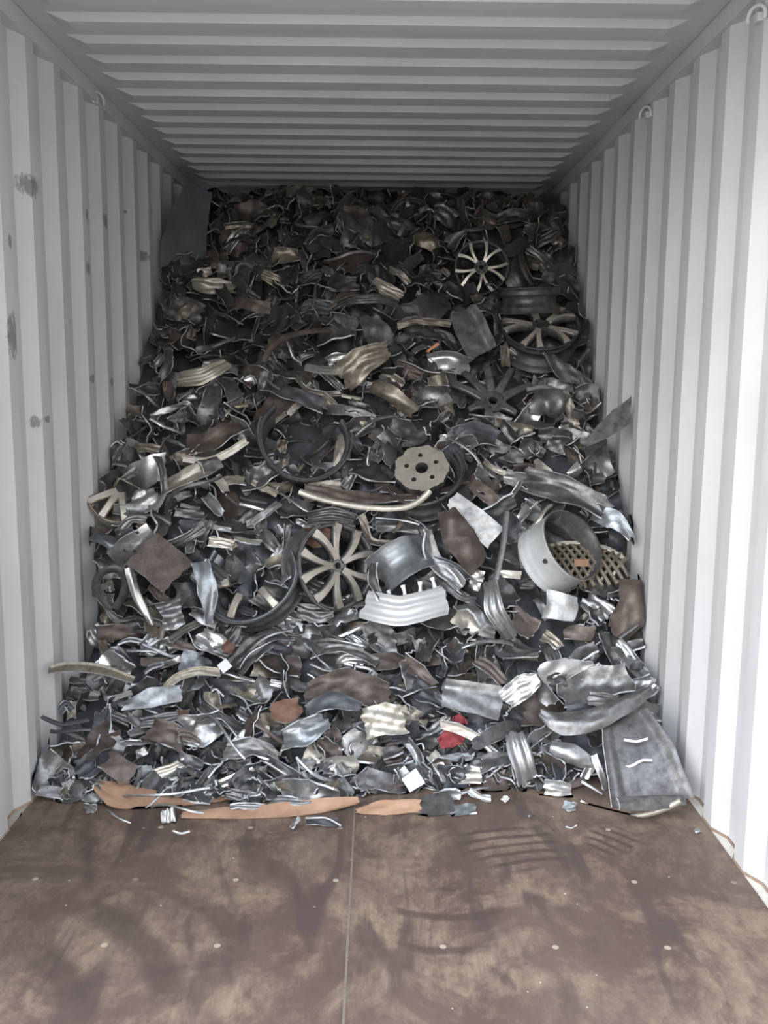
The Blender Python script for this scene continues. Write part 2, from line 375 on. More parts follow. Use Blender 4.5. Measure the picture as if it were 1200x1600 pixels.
# floor boards
def floor_mat():
    m, t, b = new_mat('scuffed_plywood_floor'); N = t.nodes.new; Lk = t.links.new
    tc = N('ShaderNodeTexCoord')
    def noise(scale, sc3, detail=6, rough=.6, dist=0, off=(0,0,0), rot=0):
        mp = N('ShaderNodeMapping'); mp.inputs['Scale'].default_value = sc3; mp.inputs['Location'].default_value = off; mp.inputs['Rotation'].default_value = (0, 0, rot)
        Lk(tc.outputs['Object'], mp.inputs[0])
        n = N('ShaderNodeTexNoise'); n.inputs['Scale'].default_value = scale; n.inputs['Detail'].default_value = detail; n.inputs['Roughness'].default_value = rough; n.inputs['Distortion'].default_value = dist
        Lk(mp.outputs[0], n.inputs['Vector']); return n.outputs['Fac']
    def ramp(src, p0, p1, c0=(0,0,0,1), c1=(1,1,1,1)):
        r = N('ShaderNodeValToRGB'); r.color_ramp.elements[0].position = p0; r.color_ramp.elements[1].position = p1
        r.color_ramp.elements[0].color = c0; r.color_ramp.elements[1].color = c1; Lk(src, r.inputs[0]); return r.outputs[0]
    def mix(f, a, c, mode='MIX'):
        x = N('ShaderNodeMix'); x.data_type = 'RGBA'; x.blend_type = mode
        (Lk(f, x.inputs[0]) if not isinstance(f, float) else setattr(x.inputs[0], 'default_value', f))
        for k, v in ((6, a), (7, c)):
            if isinstance(v, tuple): x.inputs[k].default_value = v
            else: Lk(v, x.inputs[k])
        return x.outputs[2]
    base = ramp(noise(3, (1, .5, 1)), .3, .7, (.095,.060,.048,1), (.15,.103,.080,1))
    patch = mix(1.0, ramp(noise(3.4, (1, 1.0, 1), 9, .74, .45, (3.3, 1.7, 0)), .44, .60), ramp(noise(15, (1.6, .8, 1), 6, .7, .3), .30, .55), 'MULTIPLY')
    grain = ramp(noise(13, (5, .5, 1), 6, .75), .35, .7)
    pm = mix(patch, (0, 0, 0, 1), mix(.55, grain, (1, 1, 1, 1)))
    col = mix(pm, base, (.29, .215, .15, 1))
    # dark drag marks
    drag = ramp(noise(2.0, (2.4, .55, 1), 3, .5, 1.6, (7.1, 2.2, 0), .6), .56, .64)
    col = mix(mix(drag, (0, 0, 0, 1), (.75, .75, .75, 1)), col, (.085, .058, .052, 1))
    g2 = ramp(noise(26, (5, .25, 1), 4, .7, 0, (0, 0, 0), .12), .58, .72)
    col = mix(mix(g2, (0, 0, 0, 1), (.35, .35, .35, 1)), col, (.06, .042, .04, 1))
    # sets of curved scrape marks left by dragged wheels
    def scrapes(ctr, spot, rad, pitch, wdt):
        def dist(c, sc3=(1, 1, 0)):
            a = N('ShaderNodeVectorMath'); a.operation = 'SUBTRACT'; Lk(tc.outputs['Object'], a.inputs[0]); a.inputs[1].default_value = (float(c[0]), float(c[1]), 0)
            q = N('ShaderNodeVectorMath'); q.operation = 'MULTIPLY'; Lk(a.outputs[0], q.inputs[0]); q.inputs[1].default_value = sc3
            l = N('ShaderNodeVectorMath'); l.operation = 'LENGTH'; Lk(q.outputs[0], l.inputs[0]); return l.outputs['Value']
        nz_ = N('ShaderNodeMath'); nz_.operation = 'MULTIPLY_ADD'; Lk(noise(5, (1, 1, 1), 2), nz_.inputs[0]); nz_.inputs[1].default_value = .03; Lk(dist(ctr), nz_.inputs[2])
        pp = N('ShaderNodeMath'); pp.operation = 'PINGPONG'; Lk(nz_.outputs[0], pp.inputs[0]); pp.inputs[1].default_value = pitch
        m1 = N('ShaderNodeMapRange'); Lk(pp.outputs[0], m1.inputs[0]); m1.inputs[1].default_value = wdt*.6; m1.inputs[2].default_value = wdt*1.4; m1.inputs[3].default_value = 1; m1.inputs[4].default_value = 0
        sm = N('ShaderNodeMath'); sm.operation = 'MULTIPLY_ADD'; Lk(noise(9, (1, 1, 1), 3), sm.inputs[0]); sm.inputs[1].default_value = rad*.9; Lk(dist(spot), sm.inputs[2])
        m2 = N('ShaderNodeMapRange'); Lk(sm.outputs[0], m2.inputs[0]); m2.inputs[1].default_value = rad*1.1; m2.inputs[2].default_value = rad*1.35; m2.inputs[3].default_value = .75; m2.inputs[4].default_value = 0
        x = N('ShaderNodeMath'); x.operation = 'MULTIPLY'; Lk(m1.outputs[0], x.inputs[0]); Lk(m2.outputs[0], x.inputs[1]); return x.outputs[0]
    for c_, s_, rd, pt, wd in ((on_floor(950, 1520), on_floor(800, 1322), .20, .026, .010), (on_floor(700, 1500), on_floor(955, 1312), .11, .022, .009), (on_floor(690, 1350), on_floor(690, 1440), .22, .075, .016), (on_floor(-200, 1650), on_floor(215, 1480), .34, .11, .045)):
        col = mix(scrapes(c_, s_, rd, pt, wd), col, (.075, .05, .044, 1))
    sp = N('ShaderNodeSeparateXYZ'); Lk(tc.outputs['Object'], sp.inputs[0])
    # screws: rows every .3 m, columns every .29 m
    def frac_dist(src, pitch, off):
        a = N('ShaderNodeMath'); a.operation = 'ADD'; Lk(src, a.inputs[0]); a.inputs[1].default_value = off
        q = N('ShaderNodeMath'); q.operation = 'PINGPONG'; Lk(a.outputs[0], q.inputs[0]); q.inputs[1].default_value = pitch/2; return q.outputs[0]
    dx = frac_dist(sp.outputs['X'], .30, .115); dy = frac_dist(sp.outputs['Y'], .32, .0)
    c2 = N('ShaderNodeCombineXYZ'); Lk(dx, c2.inputs[0]); Lk(dy, c2.inputs[1])
    ln = N('ShaderNodeVectorMath'); ln.operation = 'LENGTH'; Lk(c2.outputs[0], ln.inputs[0])
    lt = N('ShaderNodeMath'); lt.operation = 'LESS_THAN'; Lk(ln.outputs['Value'], lt.inputs[0]); lt.inputs[1].default_value = .009
    wear = ramp(noise(2.3, (1, 1, 1), 2, .5, 0, (5, 5, 0)), .42, .5)
    mm = N('ShaderNodeMath'); mm.operation = 'MULTIPLY'; Lk(lt.outputs[0], mm.inputs[0]); Lk(wear, mm.inputs[1])
    col = mix(mm.outputs[0], col, (.40, .33, .25, 1))
    # small flecks of swarf
    vo = N('ShaderNodeTexVoronoi'); vo.inputs['Scale'].default_value = 13; Lk(tc.outputs['Object'], vo.inputs['Vector'])
    fl = N('ShaderNodeMath'); fl.operation = 'LESS_THAN'; Lk(vo.outputs['Distance'], fl.inputs[0]); fl.inputs[1].default_value = .035
    col = mix(fl.outputs[0], col, (.55, .53, .50, 1))
    Lk(col, b.inputs['Base Color']); b.inputs['Roughness'].default_value = .55; b.inputs['Specular IOR Level'].default_value = .4
    bp = N('ShaderNodeBump'); bp.inputs['Strength'].default_value = .3; bp.inputs['Distance'].default_value = .003
    Lk(grain, bp.inputs['Height']); Lk(bp.outputs[0], b.inputs['Normal'])
    return m
XS = float(on_floor(547, 1400)[0])
mb = MB(); mb.box((XL, YM, -.03), (XS-.002, YB, 0)); mb.box((XS+.002, YM, -.03), (XR, YB, 0)); mb.box((XL, YM, -.034), (XR, YB, -.0305))
struct(mb.build('floor', [floor_mat()]))
mb = MB(); mb.box((XS-.003, YM, -.004), (XS+.003, 3.6, .0006)); struct(mb.build('trim_5', [plain('floor_joint_strip', (.24,.20,.155), .5, .2, (.34,.29,.23))]))
# yard outside the mouth
mb = MB(); mb.box((-25, -40, -.35), (25, YM-.02, -.2)); struct(mb.build('ground', [plain('yard_concrete', (.26,.25,.23), .8, 0, (.34,.325,.30), 2)]))
mb = MB(); mb.box((XL-.1, YM-.02, -.2), (XR+.1, YM, -.005)); struct(mb.build('trim_6', [MW]))
#@@PIECES@@
# ------------------------------------------------------------------ wheels
def frame_of(axis, up=(0, 0, 1), spin=0.):
    a = np.array(axis, float); a /= np.linalg.norm(a)
    x = np.cross(up, a); x /= np.linalg.norm(x); y = np.cross(a, x)
    c, s = math.cos(spin), math.sin(spin)
    return x*c + y*s, y*c - x*s, a
def empty(name, loc, label, cat, group=None):
    o = bpy.data.objects.new(name, None); C.objects.link(o); o.location = tuple(loc); o.empty_display_size = .1
    tag(o, label, cat, group); return o
BARREL = [(1.0, 0), (1.015, .01), (1.0, .03), (.955, .05), (.945, .22), (.97, .26), (.93, .30), (.84, .40), (.83, .62), (.90, .70), (.93, .76), (.955, .80), (.945, .95), (1.0, .98), (1.01, 1.0)]
SMOOTHB = [(1.0, 0), (1.0, .06), (.975, .09), (.97, .6), (.96, .7), (.985, .76), (.97, .82), (1.0, .9), (1.02, .95), (1.02, 1.0)]
def lathe_part(name, fr, R, W, a0, a1, mats, parent, prof_=BARREL, th=.006, jag=0., z0=0., seed=1, sq=1.0, flip=False):
    X, Y, A = fr; full = abs(a1-a0) >= 359
    r = np.random.default_rng(seed)
    n = max(12, int(abs(a1-a0)/5)); ang = np.radians(np.linspace(a0, a1, n+1)[:n] if full else np.linspace(a0, a1, n))
    m = len(prof_); P = np.zeros((len(ang), m, 3))
    js = nz1(m, jag, r=r), nz1(m, jag, r=r)
    jz = nz1(len(ang), jag, r=r)
    for i, t in enumerate(ang):
        for j, (rr, zz) in enumerate(prof_):
            tt = t
            if not full and i in (0, len(ang)-1): tt = t + (js[0][j] if i == 0 else js[1][j])
            q = zz + (jz[i]*(1 if j == m-1 else .3 if j == m-2 else 0) if jag else 0)
            wob = 1 + .02*math.sin(3*t+seed)
            P[i, j] = (X*math.cos(tt)*sq*wob + Y*math.sin(tt)*wob)*R*rr - A*(W*q + z0)
    mb = MB(); P2 = P if flip else P[:, ::-1]
    solid(mb, P2, th, 0, 1, 2, closed=full)
    return mb.build(name, mats, parent)
def beam(mb, P, W, D, nrm, side, mi=(0, 1), inset=.35):
    """solid bar along P; front face (towards nrm) material mi[0], flanks mi[1]"""
    P = np.array(P, float); k = len(P); V = []
    T = np.gradient(P, axis=0); T /= np.linalg.norm(T, axis=1, keepdims=True)
    for i in range(k):
        B = np.cross(nrm, T[i]); B /= np.linalg.norm(B)+1e-9
        w_, d_ = W[i]/2, D[i]
        V += [P[i]-B*w_, P[i]-B*w_*(1-inset)+nrm*d_*.22, P[i]+B*w_*(1-inset)+nrm*d_*.22, P[i]+B*w_, P[i]+B*w_*.8-nrm*d_, P[i]-B*w_*.8-nrm*d_]
    fs = []; ms = []; sm = []
    for i in range(k-1):
        for j in range(6):
            a, b = i*6+j, i*6+(j+1) % 6
            fs.append((a, b, b+6, a+6)); ms.append(mi[0] if j in (1,) else mi[1]); sm.append(j not in (1,))
    fs += [(5, 4, 3, 2, 1, 0), tuple((k-1)*6+j for j in range(6))]; ms += [mi[1], mi[1]]; sm += [False, False]
    mb.add(V, fs, ms, sm)
def spoke(fr, R, ang, parent, mats, rh=.24, spread=7, dish=.0, w0=.16, w1=.12, vee=True, dep=.12, end=.97, flare=1.6, name='spoke'):
    X, Y, A = fr; mb = MB()
    def pt(a, r_, z): return (X*math.cos(math.radians(a)) + Y*math.sin(math.radians(a)))*R*r_ + A*z*R
    arms = (-1, 1) if vee else (0,)
    for s in arms:
        rs = np.linspace(rh, end, 8); q = (rs-rh)/(end-rh)
        P = [pt(ang + s*spread*(.35+.9*u**1.2), r_, dish*(1-u)*-1 + .05*math.sin(PI*u)) for r_, u in zip(rs, q)]
        Ws = [R*(w0*(1-u)*.9 + w1*(.6+ (flare-.6)*u**2)) for u in q]; Ds = [R*dep*(1-.3*u) for u in q]
        if vee: Ws = [x*.7 for x in Ws]
        beam(mb, P, Ws, Ds, A, None)
    return mb.build(name, mats, parent)
def disc_holes(name, fr, R, r_out, bore, lugs, lug_r, lug_pos, th, mats, parent, z=0., jag=0., seed=2, n=48):
    """hub plate: a real plate with a centre bore and lug holes"""
    X, Y, A = fr; r = np.random.default_rng(seed)
    bm = bmesh.new(); edges = []
    def loop(cx, cy, rad, k, jg=0):
        vs = []
        for i in range(k):
            a = 2*PI*i/k; q = rad*(1 + (jg*(math.sin(a*9+1)*.6 + r.uniform(-.6, .6)) if jg else 0))
            vs.append(bm.verts.new((cx+q*math.cos(a), cy+q*math.sin(a), 0)))
        for i in range(k): edges.append(bm.edges.new((vs[i], vs[(i+1) % k])))
    loop(0, 0, r_out, n, jag); loop(0, 0, bore, 24)
    for i in range(lugs):
        a = 2*PI*i/lugs + .5; loop(lug_pos*math.cos(a), lug_pos*math.sin(a), lug_r, 12)
    bmesh.ops.triangle_fill(bm, edges=edges, use_beauty=True)
    bmesh.ops.recalc_face_normals(bm, faces=bm.faces)
    top = list(bm.faces)
    for f in top: f.material_index = 0
    ret = bmesh.ops.extrude_face_region(bm, geom=top); vs = [g for g in ret['geom'] if isinstance(g, bmesh.types.BMVert)]
    for v in vs: v.co.z -= th
    bm.verts.index_update(); top_s = set(id(f) for f in top)
    bmesh.ops.recalc_face_normals(bm, faces=bm.faces)
    for f in bm.faces:
        f.material_index = 0 if abs(f.normal.z) > .5 else 1
    me = bpy.data.meshes.new(name)
    for v in bm.verts:
        p = X*v.co.x*R + Y*v.co.y*R + A*(v.co.z+z)*R
        v.co = Vector(tuple(p))
    bm.to_mesh(me); bm.free()
    for m in mats: me.materials.append(m)
    o = bpy.data.objects.new(name, me); C.objects.link(o); o.parent = parent; return o
LAND = []        # landmarks used to say where the nameless scraps lie
def land(px, py, phrase, o=None): LAND.append((px, py, phrase))

# 1 black wheel with bright machined V spokes, high on the heap
def wheel_black():
    P = at(752, 418, .17); R = 42*((P-EYE)@fw)/F; fr = frame_of((-.05, -1, .12))
    e = empty('alloy_wheel', P, 'black alloy wheel with bright machined V spokes standing upright high on the heap', 'wheel')
    mk = [M['k'], M['k'], M['E']]
    lathe_part('barrel', fr, R, .12, 0, 360, mk, e)
    for i in range(5): spoke(fr, R, 62+72*i, e, [M['t2'], M['k']], rh=.25, spread=15, w0=.12, w1=.15, dep=.3, end=.97, flare=1.9)
    disc_holes('hub', fr, R, .26, .09, 5, .03, .17, .25, [M['k'], M['k']], e)
    land(752, 418, 'the black V-spoke wheel')
def wheel_tilt():
    P = at(845, 508, .1); R = 62*((P-EYE)@fw)/F; fr = frame_of((-.05, -.62, .8), spin=.3)
    e = empty('alloy_wheel', P, 'dark wheel lying tilted face up with wide glinting spokes against the right wall', 'wheel')
    lathe_part('barrel', fr, R, .15, 0, 360, [M['k'], M['k'], M['d']], e)
    for i in range(5): spoke(fr, R, 20+72*i, e, [M['t2'], M['g']], rh=.22, spread=11, w0=.16, w1=.17, dep=.2, end=.96, flare=1.8)
    disc_holes('hub', fr, R, .25, .10, 5, .035, .17, .2, [M['d'], M['k']], e)
    land(845, 508, 'the tilted face-up wheel')
def wheel_spider():
    P = at(770, 628, .10); R = 75*((P-EYE)@fw)/F; fr = frame_of((.0, -.8, .55))
    e = empty('wheel_centre', P, 'broken wheel centre with thick round dull spokes and no rim, right of the heap middle', 'wheel')
    for a in (28, 62, 95, 128, 152, 200, 250, 330): spoke(fr, R, a, e, [M['g'], M['g']], rh=.16, vee=False, w0=.15, w1=.15, dep=.16, end=.95 if a < 190 else .55, flare=.9)
    disc_holes('hub', fr, R, .27, .09, 5, .03, .18, .14, [M['g'], M['d']], e, z=.05)
    land(770, 628, 'the rimless spoke centre')
def wheel_deep():
    P = at(476, 684, .22); R = 72*((P-EYE)@fw)/F; fr = frame_of((.22, -.80, .5))
    e = empty('broken_wheel', P, 'deep dark wheel rim with a torn upper edge, left of the heap centre', 'wheel rim')
    lathe_part('barrel', fr, R, .22, 125, 385, [M['k'], M['k'], M['d']], e, jag=.06, th=.007)
    lathe_part('lip', fr, R*1.0, .016, 150, 330, [M['g'], M['g'], M['g']], e, prof_=[(1.045, 0), (1.06, .5), (1.0, 1.)], th=.008, z0=-.008)
    tag(lathe_part('inner_flange', fr, R*.9, .02, 150, 330, [M['k'], M['k'], M['d']], e, prof_=[(.98, 0), (.8, .4), (.62, 1.)], jag=.05, z0=R*.7), 'black broken inner flange')
    land(476, 684, 'the deep dark rim')
def wheel_hub():
    P = at(659, 731, .15); d = (P-EYE)@fw; R = 64*d/F; fr = frame_of((-.12, -.72, .62))
    e = empty('wheel_hub', P, 'round tan hub disc with five lug holes and scalloped broken edge at the heap centre', 'wheel hub')
    disc_holes('hub_disc', fr, R, .66, .16, 5, .06, .38, .16, [M['t3'], M['d']], e, jag=.05, n=72)
    lathe_part('barrel', fr, R, .14, -150, 40, [M['g'], M['d'], M['g']], e, jag=.03, z0=.02)
    land(657, 730, 'the drilled hub disc')
def wheel_mesh():
    P = at(896, 850, .16); d = (P-EYE)@fw; R = 60*d/F; fr = frame_of((.52, -.66, .54))
    e = empty('alloy_wheel', P, 'large pale wheel barrel with a brown lattice of mesh spokes inside, by the right wall', 'wheel')
    lathe_part('barrel', fr, R, .165, 0, 360, [M['p'], M['g'], M['g']], e, prof_=SMOOTHB, sq=1.0, th=.007)
    X, Y, A = fr
    # valve hole boss
    # lattice of crossing spokes, bent out of the barrel to the right
    c = at(922, 872, .13) - P - A*.075; fx = frame_of((-.10, -.62, .75)); Rm = 76*d/F
    k = 0
    for s in (-1, 1):
        for i in range(11):
            off = (-.85+.17*i)
            h = math.sqrt(max(.02, 1-off*off))
            Q = [c + (fx[0]*(off+s*u*.32*h) + fx[1]*(u*h*.55)*1.0)*Rm + fx[2]*(.02*(1-u*u)-.004*s) for u in np.linspace(-1, 1, 8)]
            mb = MB(); beam(mb, Q, [.014]*8, [.022]*8, fx[2], None); mb.build('mesh_spoke', [M['t'], M['t']], e)
    mb = MB(); Q = [c + (fx[0]*math.cos(a)+fx[1]*.6*math.sin(a))*Rm for a in np.linspace(.35, 2.9, 16)]; beam(mb, Q, [.022+.008*math.sin(i*2.3) for i in range(16)], [.03]*16, fx[2], None); tag(mb.build('broken_ring', [M['t2'], M['t']], e), 'ragged tan ring of broken metal')
    mb = MB(); q = X*-.62*R*1.0 + Y*-.72*R - A*.07
    # small round boss on the outside of the barrel
    v_ = ray(852, 876); best = None
    for a in np.linspace(0, 2*PI, 240):
        for zq in np.linspace(.1, .9, 24):
            W_ = P + (X*math.cos(a)+Y*math.sin(a))*R*1.0 - A*.165*zq
            dd = W_-EYE; pp = np.array([600+F*(dd@RT)/(dd@fw), 800-F*(dd@UP)/(dd@fw)])
            sc2 = np.hypot(*(pp-np.array([852, 877]))) + (1000 if (X*math.cos(a)+Y*math.sin(a))@v_ > 0 else 0)
            if best is None or sc2 < best[0]: best = (sc2, a, zq)
    rad_ = X*math.cos(best[1])+Y*math.sin(best[1]); cc = rad_*R - A*.165*best[2]; t1 = A; t2 = np.cross(rad_, A)
    mb = MB(); V = [cc + rad_*h + (t1*math.cos(b)+t2*math.sin(b))*q2 for h, q2 in ((-.002, .011), (.006, .009), (.006, .006), (.002, .005)) for b in np.linspace(0, 2*PI, 17)[:16]]
    mb.add(V, [(k_*16+j, k_*16+(j+1) % 16, (k_+1)*16+(j+1) % 16, (k_+1)*16+j) for k_ in range(3) for j in range(16)]+[tuple(48+j for j in range(16))], 0, False)
    mb.build('round_boss', [M['d']], e)
    mb = MB(); q0 = at(908, 880, .2) - P; mb.box(q0+np.array([-.03, -.006, -.012]), q0+np.array([.03, .006, .018])); tag(mb.build('wheel_weight', [M['card']], e), 'small orange brown tag on the mesh')
    land(896, 855, 'the mesh-spoke wheel')
def wheel_fan():
    P = at(528, 884, .16); d = (P-EYE)@fw; R = 68*d/F; fr = frame_of((.50, -.80, .22))
    e = empty('alloy_wheel', P, 'silver wheel with paired fan spokes spreading from a buried hub, centre left of the heap', 'wheel')
    lathe_part('barrel', fr, R, .17, 0, 360, [M['g'], M['g'], M['s']], e, jag=.0)
    lathe_part('lip', fr, R, .02, 110, 250, [M['s'], M['s'], M['s']], e, prof_=[(1.03, 0), (1.05, .5), (1.0, 1.)], th=.006, z0=-.006)
    for i in range(5): spoke(fr, R, -12+72*i-30, e, [M['t3'], M['g']], rh=.15, spread=16, w0=.13, w1=.20, dep=.22, end=.97, flare=2.0)
    disc_holes('hub', fr, R, .22, .08, 5, .03, .15, .2, [M['g'], M['d']], e)
    land(525, 885, 'the fan-spoke wheel')
def wheel_ring():
    P = at(388, 898, .10); d = (P-EYE)@fw; R = 78*d/F; fr = frame_of((-.22, -.80, .52))
    e = empty('broken_wheel', P, 'open wheel rim ring filled with broken tan spokes, left half of the heap', 'wheel rim')
    lathe_part('barrel', fr, R, .12, 150, 395, [M['d'], M['u'], M['g']], e, jag=.03)
    lathe_part('lip', fr, R, .018, 165, 380, [M['g'], M['g'], M['s']], e, prof_=[(1.03, 0), (1.05, .5), (1.0, 1.)], th=.008, z0=-.008)
    for a in (205, 258, 320): spoke(fr, R, a, e, [M['t3'], M['t']], rh=.42, vee=False, w0=.14, w1=.13, dep=.1, end=.93, flare=1.5, name='broken_spoke')
    land(388, 898, 'the open rim ring')
def wheel_gold():
    P = at(188, 765, .12); d = (P-EYE)@fw; R = 55*d/F; fr = frame_of((.25, -.82, .45))
    e = empty('wheel_fragment', P, 'champagne coloured broken wheel quarter with two spokes against the left wall', 'wheel')
    lathe_part('barrel', fr, R, .10, 165, 300, [M['t3'], M['t'], M['t3']], e, jag=.04)
    for a in (200, 235, 275): spoke(fr, R, a, e, [M['t3'], M['t']], rh=.1, vee=False, w0=.2, w1=.16, dep=.2, end=.95, flare=1.6)
    land(188, 768, 'the champagne wheel quarter')
def wheel_top():
    P = at(640, 340, .12); d = (P-EYE)@fw; R = 34*d/F; fr = frame_of((-.2, -.95, .15))
    e = empty('alloy_wheel', P, 'dim wheel with short broken spokes near the roof, above the heap centre', 'wheel')
    lathe_part('barrel', fr, R, .1, 0, 360, [M['d'], M['k'], M['g']], e)
    for a in (100, 170, 240, 30): spoke(fr, R, a, e, [M['g'], M['d']], rh=.5, vee=False, w0=.22, w1=.16, dep=.1, end=.95)
    land(640, 340, 'the dim wheel by the roof')
def barrel_up():
    P = at(826, 470, .14); d = (P-EYE)@fw; R = 50*d/F; fr = frame_of((-.04, -.10, .99))
    e = empty('wheel_barrel', P, 'upright brown grey wheel barrel with a thin level rim beside the black wheel', 'wheel barrel')
    lathe_part('barrel', fr, R, .13, 0, 360, [M['d'], M['b'], M['g']], e, z0=-.07)
    land(826, 465, 'the upright dark barrel')
def barrel_lying():
    P = at(845, 420, .08); d = (P-EYE)@fw; R = 44*d/F; fr = frame_of((.55, -.45, .35))
    e = empty('wheel_barrel', P, 'dull ridged wheel barrel lying on its side below the roof at the right wall', 'wheel barrel')
    lathe_part('barrel', fr, R, .15, 0, 360, [M['d'], M['k'], M['d']], e, jag=.03)
    land(845, 415, 'the lying ridged barrel')
M['t2'] = metal('machined_face', (.45,.41,.35), (.68,.64,.56), .6, .38, 20)
M['s2'] = metal('worn_silver_metal', (.17,.168,.16), (.33,.325,.31), .7, .40, 24)
M['t3'] = metal('warm_silver_face', (.30,.275,.23), (.52,.485,.42), .65, .4, 14)
for f_ in (wheel_black, wheel_tilt, wheel_spider, wheel_deep, wheel_hub, wheel_mesh, wheel_fan, wheel_ring, wheel_gold, wheel_top, barrel_up, barrel_lying): f_()

# ------------------------------------------------------------------ large singled-out scraps
def big(phrase, kind, pts, w_, tone, label, name=None, cat='scrap metal', **kw):
    o = piece(kind, pts, w_, tone, label=label, name=name, cat=cat, **kw)
    if phrase: land(sum(p[0] for p in pts)/len(pts), sum(p[1] for p in pts)/len(pts), phrase)
    return o
big('the charcoal sheet', 'f', [(312,292),(294,340),(287,390),(283,448)], [40,60,72,62], 'sheet', 'tall charcoal sheet leaning against the left wall at the top of the heap', 'bent_sheet', 'sheet', lift=.2, tilt=(.25,0), jag=.3, crump=.25, bl=.01, edge='k', tw=0)
big('the U-shaped lip', 'b', [(468,768),(500,780),(560,792),(620,796),(655,788),(672,766)], 10, 't3', 'long tan rolled rim lip bent in a flat U below the drilled hub disc', 'rim_lip_fragment', cat='rim lip', lift=.16, tilt=(0,.2), bl=0, tw=0, crump=.2)
big(None, 'f', [(478,762),(560,776),(652,776)], [12,24,14], 'b', 'dark brown channel sheet held inside the U-shaped tan rim lip', lift=.12, tilt=(0,.8), bl=-.01)
big('the long scratched band', 'r', [(820,748),(880,770),(950,805)], [40,46,34], 'g', 'long dull scratched barrel band above the mesh-spoke wheel', 'rim_barrel_fragment', lift=.10, tilt=(-.1,.5), bl=.03)
big(None, 'f', [(925,800),(960,812),(990,842)], [24,32,10], 'u', 'blue grey pointed sheet behind the mesh-spoke wheel, touching the right wall', lift=.08, tilt=(-.3,.3))
big('the bright flat plate', 'f', [(706,780),(742,812),(776,842)], [26,38,40], 's2', 'bright shiny flat plate sloping down right of the heap centre', lift=.14, tilt=(-.1,.25), jag=.4, crump=.3, bl=.0, tw=0)
big('the brown bent band', 'o', [(697,795),(715,840),(748,885)], [28,52,40], 'b', 'broad brown stained bent band below the bright shiny plate', lift=.16, tilt=(.1,.15), bl=.03)
big(None, 'c', [(670,828),(682,872),(722,915)], [20,28,18], 's', 'silver curled inner edge wrapping the brown bent band', lift=.15, tilt=(.5,.1))
big('the square dark plate', 'f', [(219,854),(280,902)], [68,66], 'b', 'square dark brown flat plate standing on its corner at the left of the heap', 'metal_plate_fragment', lift=.12, tilt=(.1,.3), jag=.6, bl=.004, crump=.2, tw=0)
big('the white rim band', 'r', [(570,945),(625,958),(699,938)], [44,46,44], 'p', 'white painted wheel rim band with broken spoke stubs along its top edge', 'rim_barrel_fragment', 'wheel rim', lift=.2, tilt=(0,.1), bl=.05, crump=.1, tw=0, jag=.5)
rim_band = THINGS[-1][0]
for (x, y, x2, y2) in ((612,936,606,922), (634,932,629,914), (657,926,656,908), (680,915,674,902)):
    P0 = at((x+x2)/2, (y+y2)/2, .2); n = -ray(x, y)
    mb = MB(); strip(mb, [to_plane(x, y+6, P0, n), to_plane((x+x2)/2, (y+y2)/2, P0, n), to_plane(x2, y2, P0, n)], [.022, .012, .02], n, 'b', .012, crump=0, jag=.3)
    o = mb.build('spoke_stub', [M['p']]*3, loc=P0); o.parent = rim_band; o.location = Vector(tuple(P0)) - rim_band.location
big('the blue grey barrel', 'r', [(590,905),(628,882),(668,862)], [62,64,56], 'u', 'blue grey wheel barrel section sticking up behind the white rim band', 'rim_barrel_fragment', 'wheel barrel', lift=.12, tilt=(0,.35), bl=.07, tw=0, crump=.1, jag=.5)
big(None, 'c', [(584,880),(583,915),(600,947)], [9,13,9], 'd', 'dark curved blade with a silver edge left of the blue grey barrel', lift=.22)
big('the J-shaped strip', 'r', [(764,908),(768,955),(800,998)], [20,30,26], 's', 'curved ridged silver strip hanging down below a straight rod', 'rim_barrel_fragment', lift=.17, tilt=(.1,.1), bl=.05, tw=.1, crump=.2)
big('the straight rod', 'b', [(790,800),(787,850),(776,908)], 9, 'g', 'straight grey rod standing upright above the J-shaped curved strip', 'metal_rod', lift=.2, bl=0, tw=0, crump=0)
big('the pale square plate', 'f', [(850,943),(902,953)], [46,38], 's2', 'smooth pale square plate just below the mesh-spoke wheel', lift=.13, tilt=(-.1,.2), jag=.4, bl=.012, crump=.3, tw=0)
big('the brown barrel quarter', 'o', [(990,900),(992,945),(962,995)], [54,62,36], 'b', 'brown dirty quarter of a wheel barrel resting against the right wall', 'rim_barrel_fragment', 'wheel barrel', lift=.12, tilt=(.25,.15), bl=.04)
big(None, 'b', [(1024,902),(1020,940),(1000,975),(968,998)], 8, 'g', 'curved grey outer lip edging the brown barrel quarter at the right wall', 'rim_lip_fragment', lift=.16, bl=0, tw=0, crump=0)
big('the crushed barrel shell', 'o', [(842,1112),(880,1140),(935,1130),(985,1100),(1012,1076)], [16,40,34,26,14], 'g', 'lower half of a large crushed barrel shell near the right wall', 'rim_barrel_fragment', 'wheel barrel', lift=.2, tilt=(.1,.5), bl=.03, tw=0)
big(None, 'c', [(880,1085),(930,1060),(985,1058)], [40,54,44], 'g', 'upper inside of the large crushed barrel shell near the right wall', lift=.12, tilt=(-.1,.45), bl=-.04)
big(None, 'r', [(922,1092),(968,1098)], [20,22], 'g', 'small ridged block lying inside the crushed barrel shell', lift=.2)
big(None, 'f', [(885,1112),(950,1108)], [20,16], 'k', 'black scrap in the hollow of the crushed barrel shell', lift=.14)
big('the wide flattened barrel', 'e', [(972,1118),(1000,1185),(1028,1266)], [76,108,124], 'd', 'wide flattened wheel barrel lying on the floor against the right wall, with two cracks', 'rim_barrel_fragment', 'wheel barrel', lift=.16, tilt=(0,.62), bl=.02, tw=0, jag=.35, crump=.08, ph=.022)
belt = THINGS[-1][0]
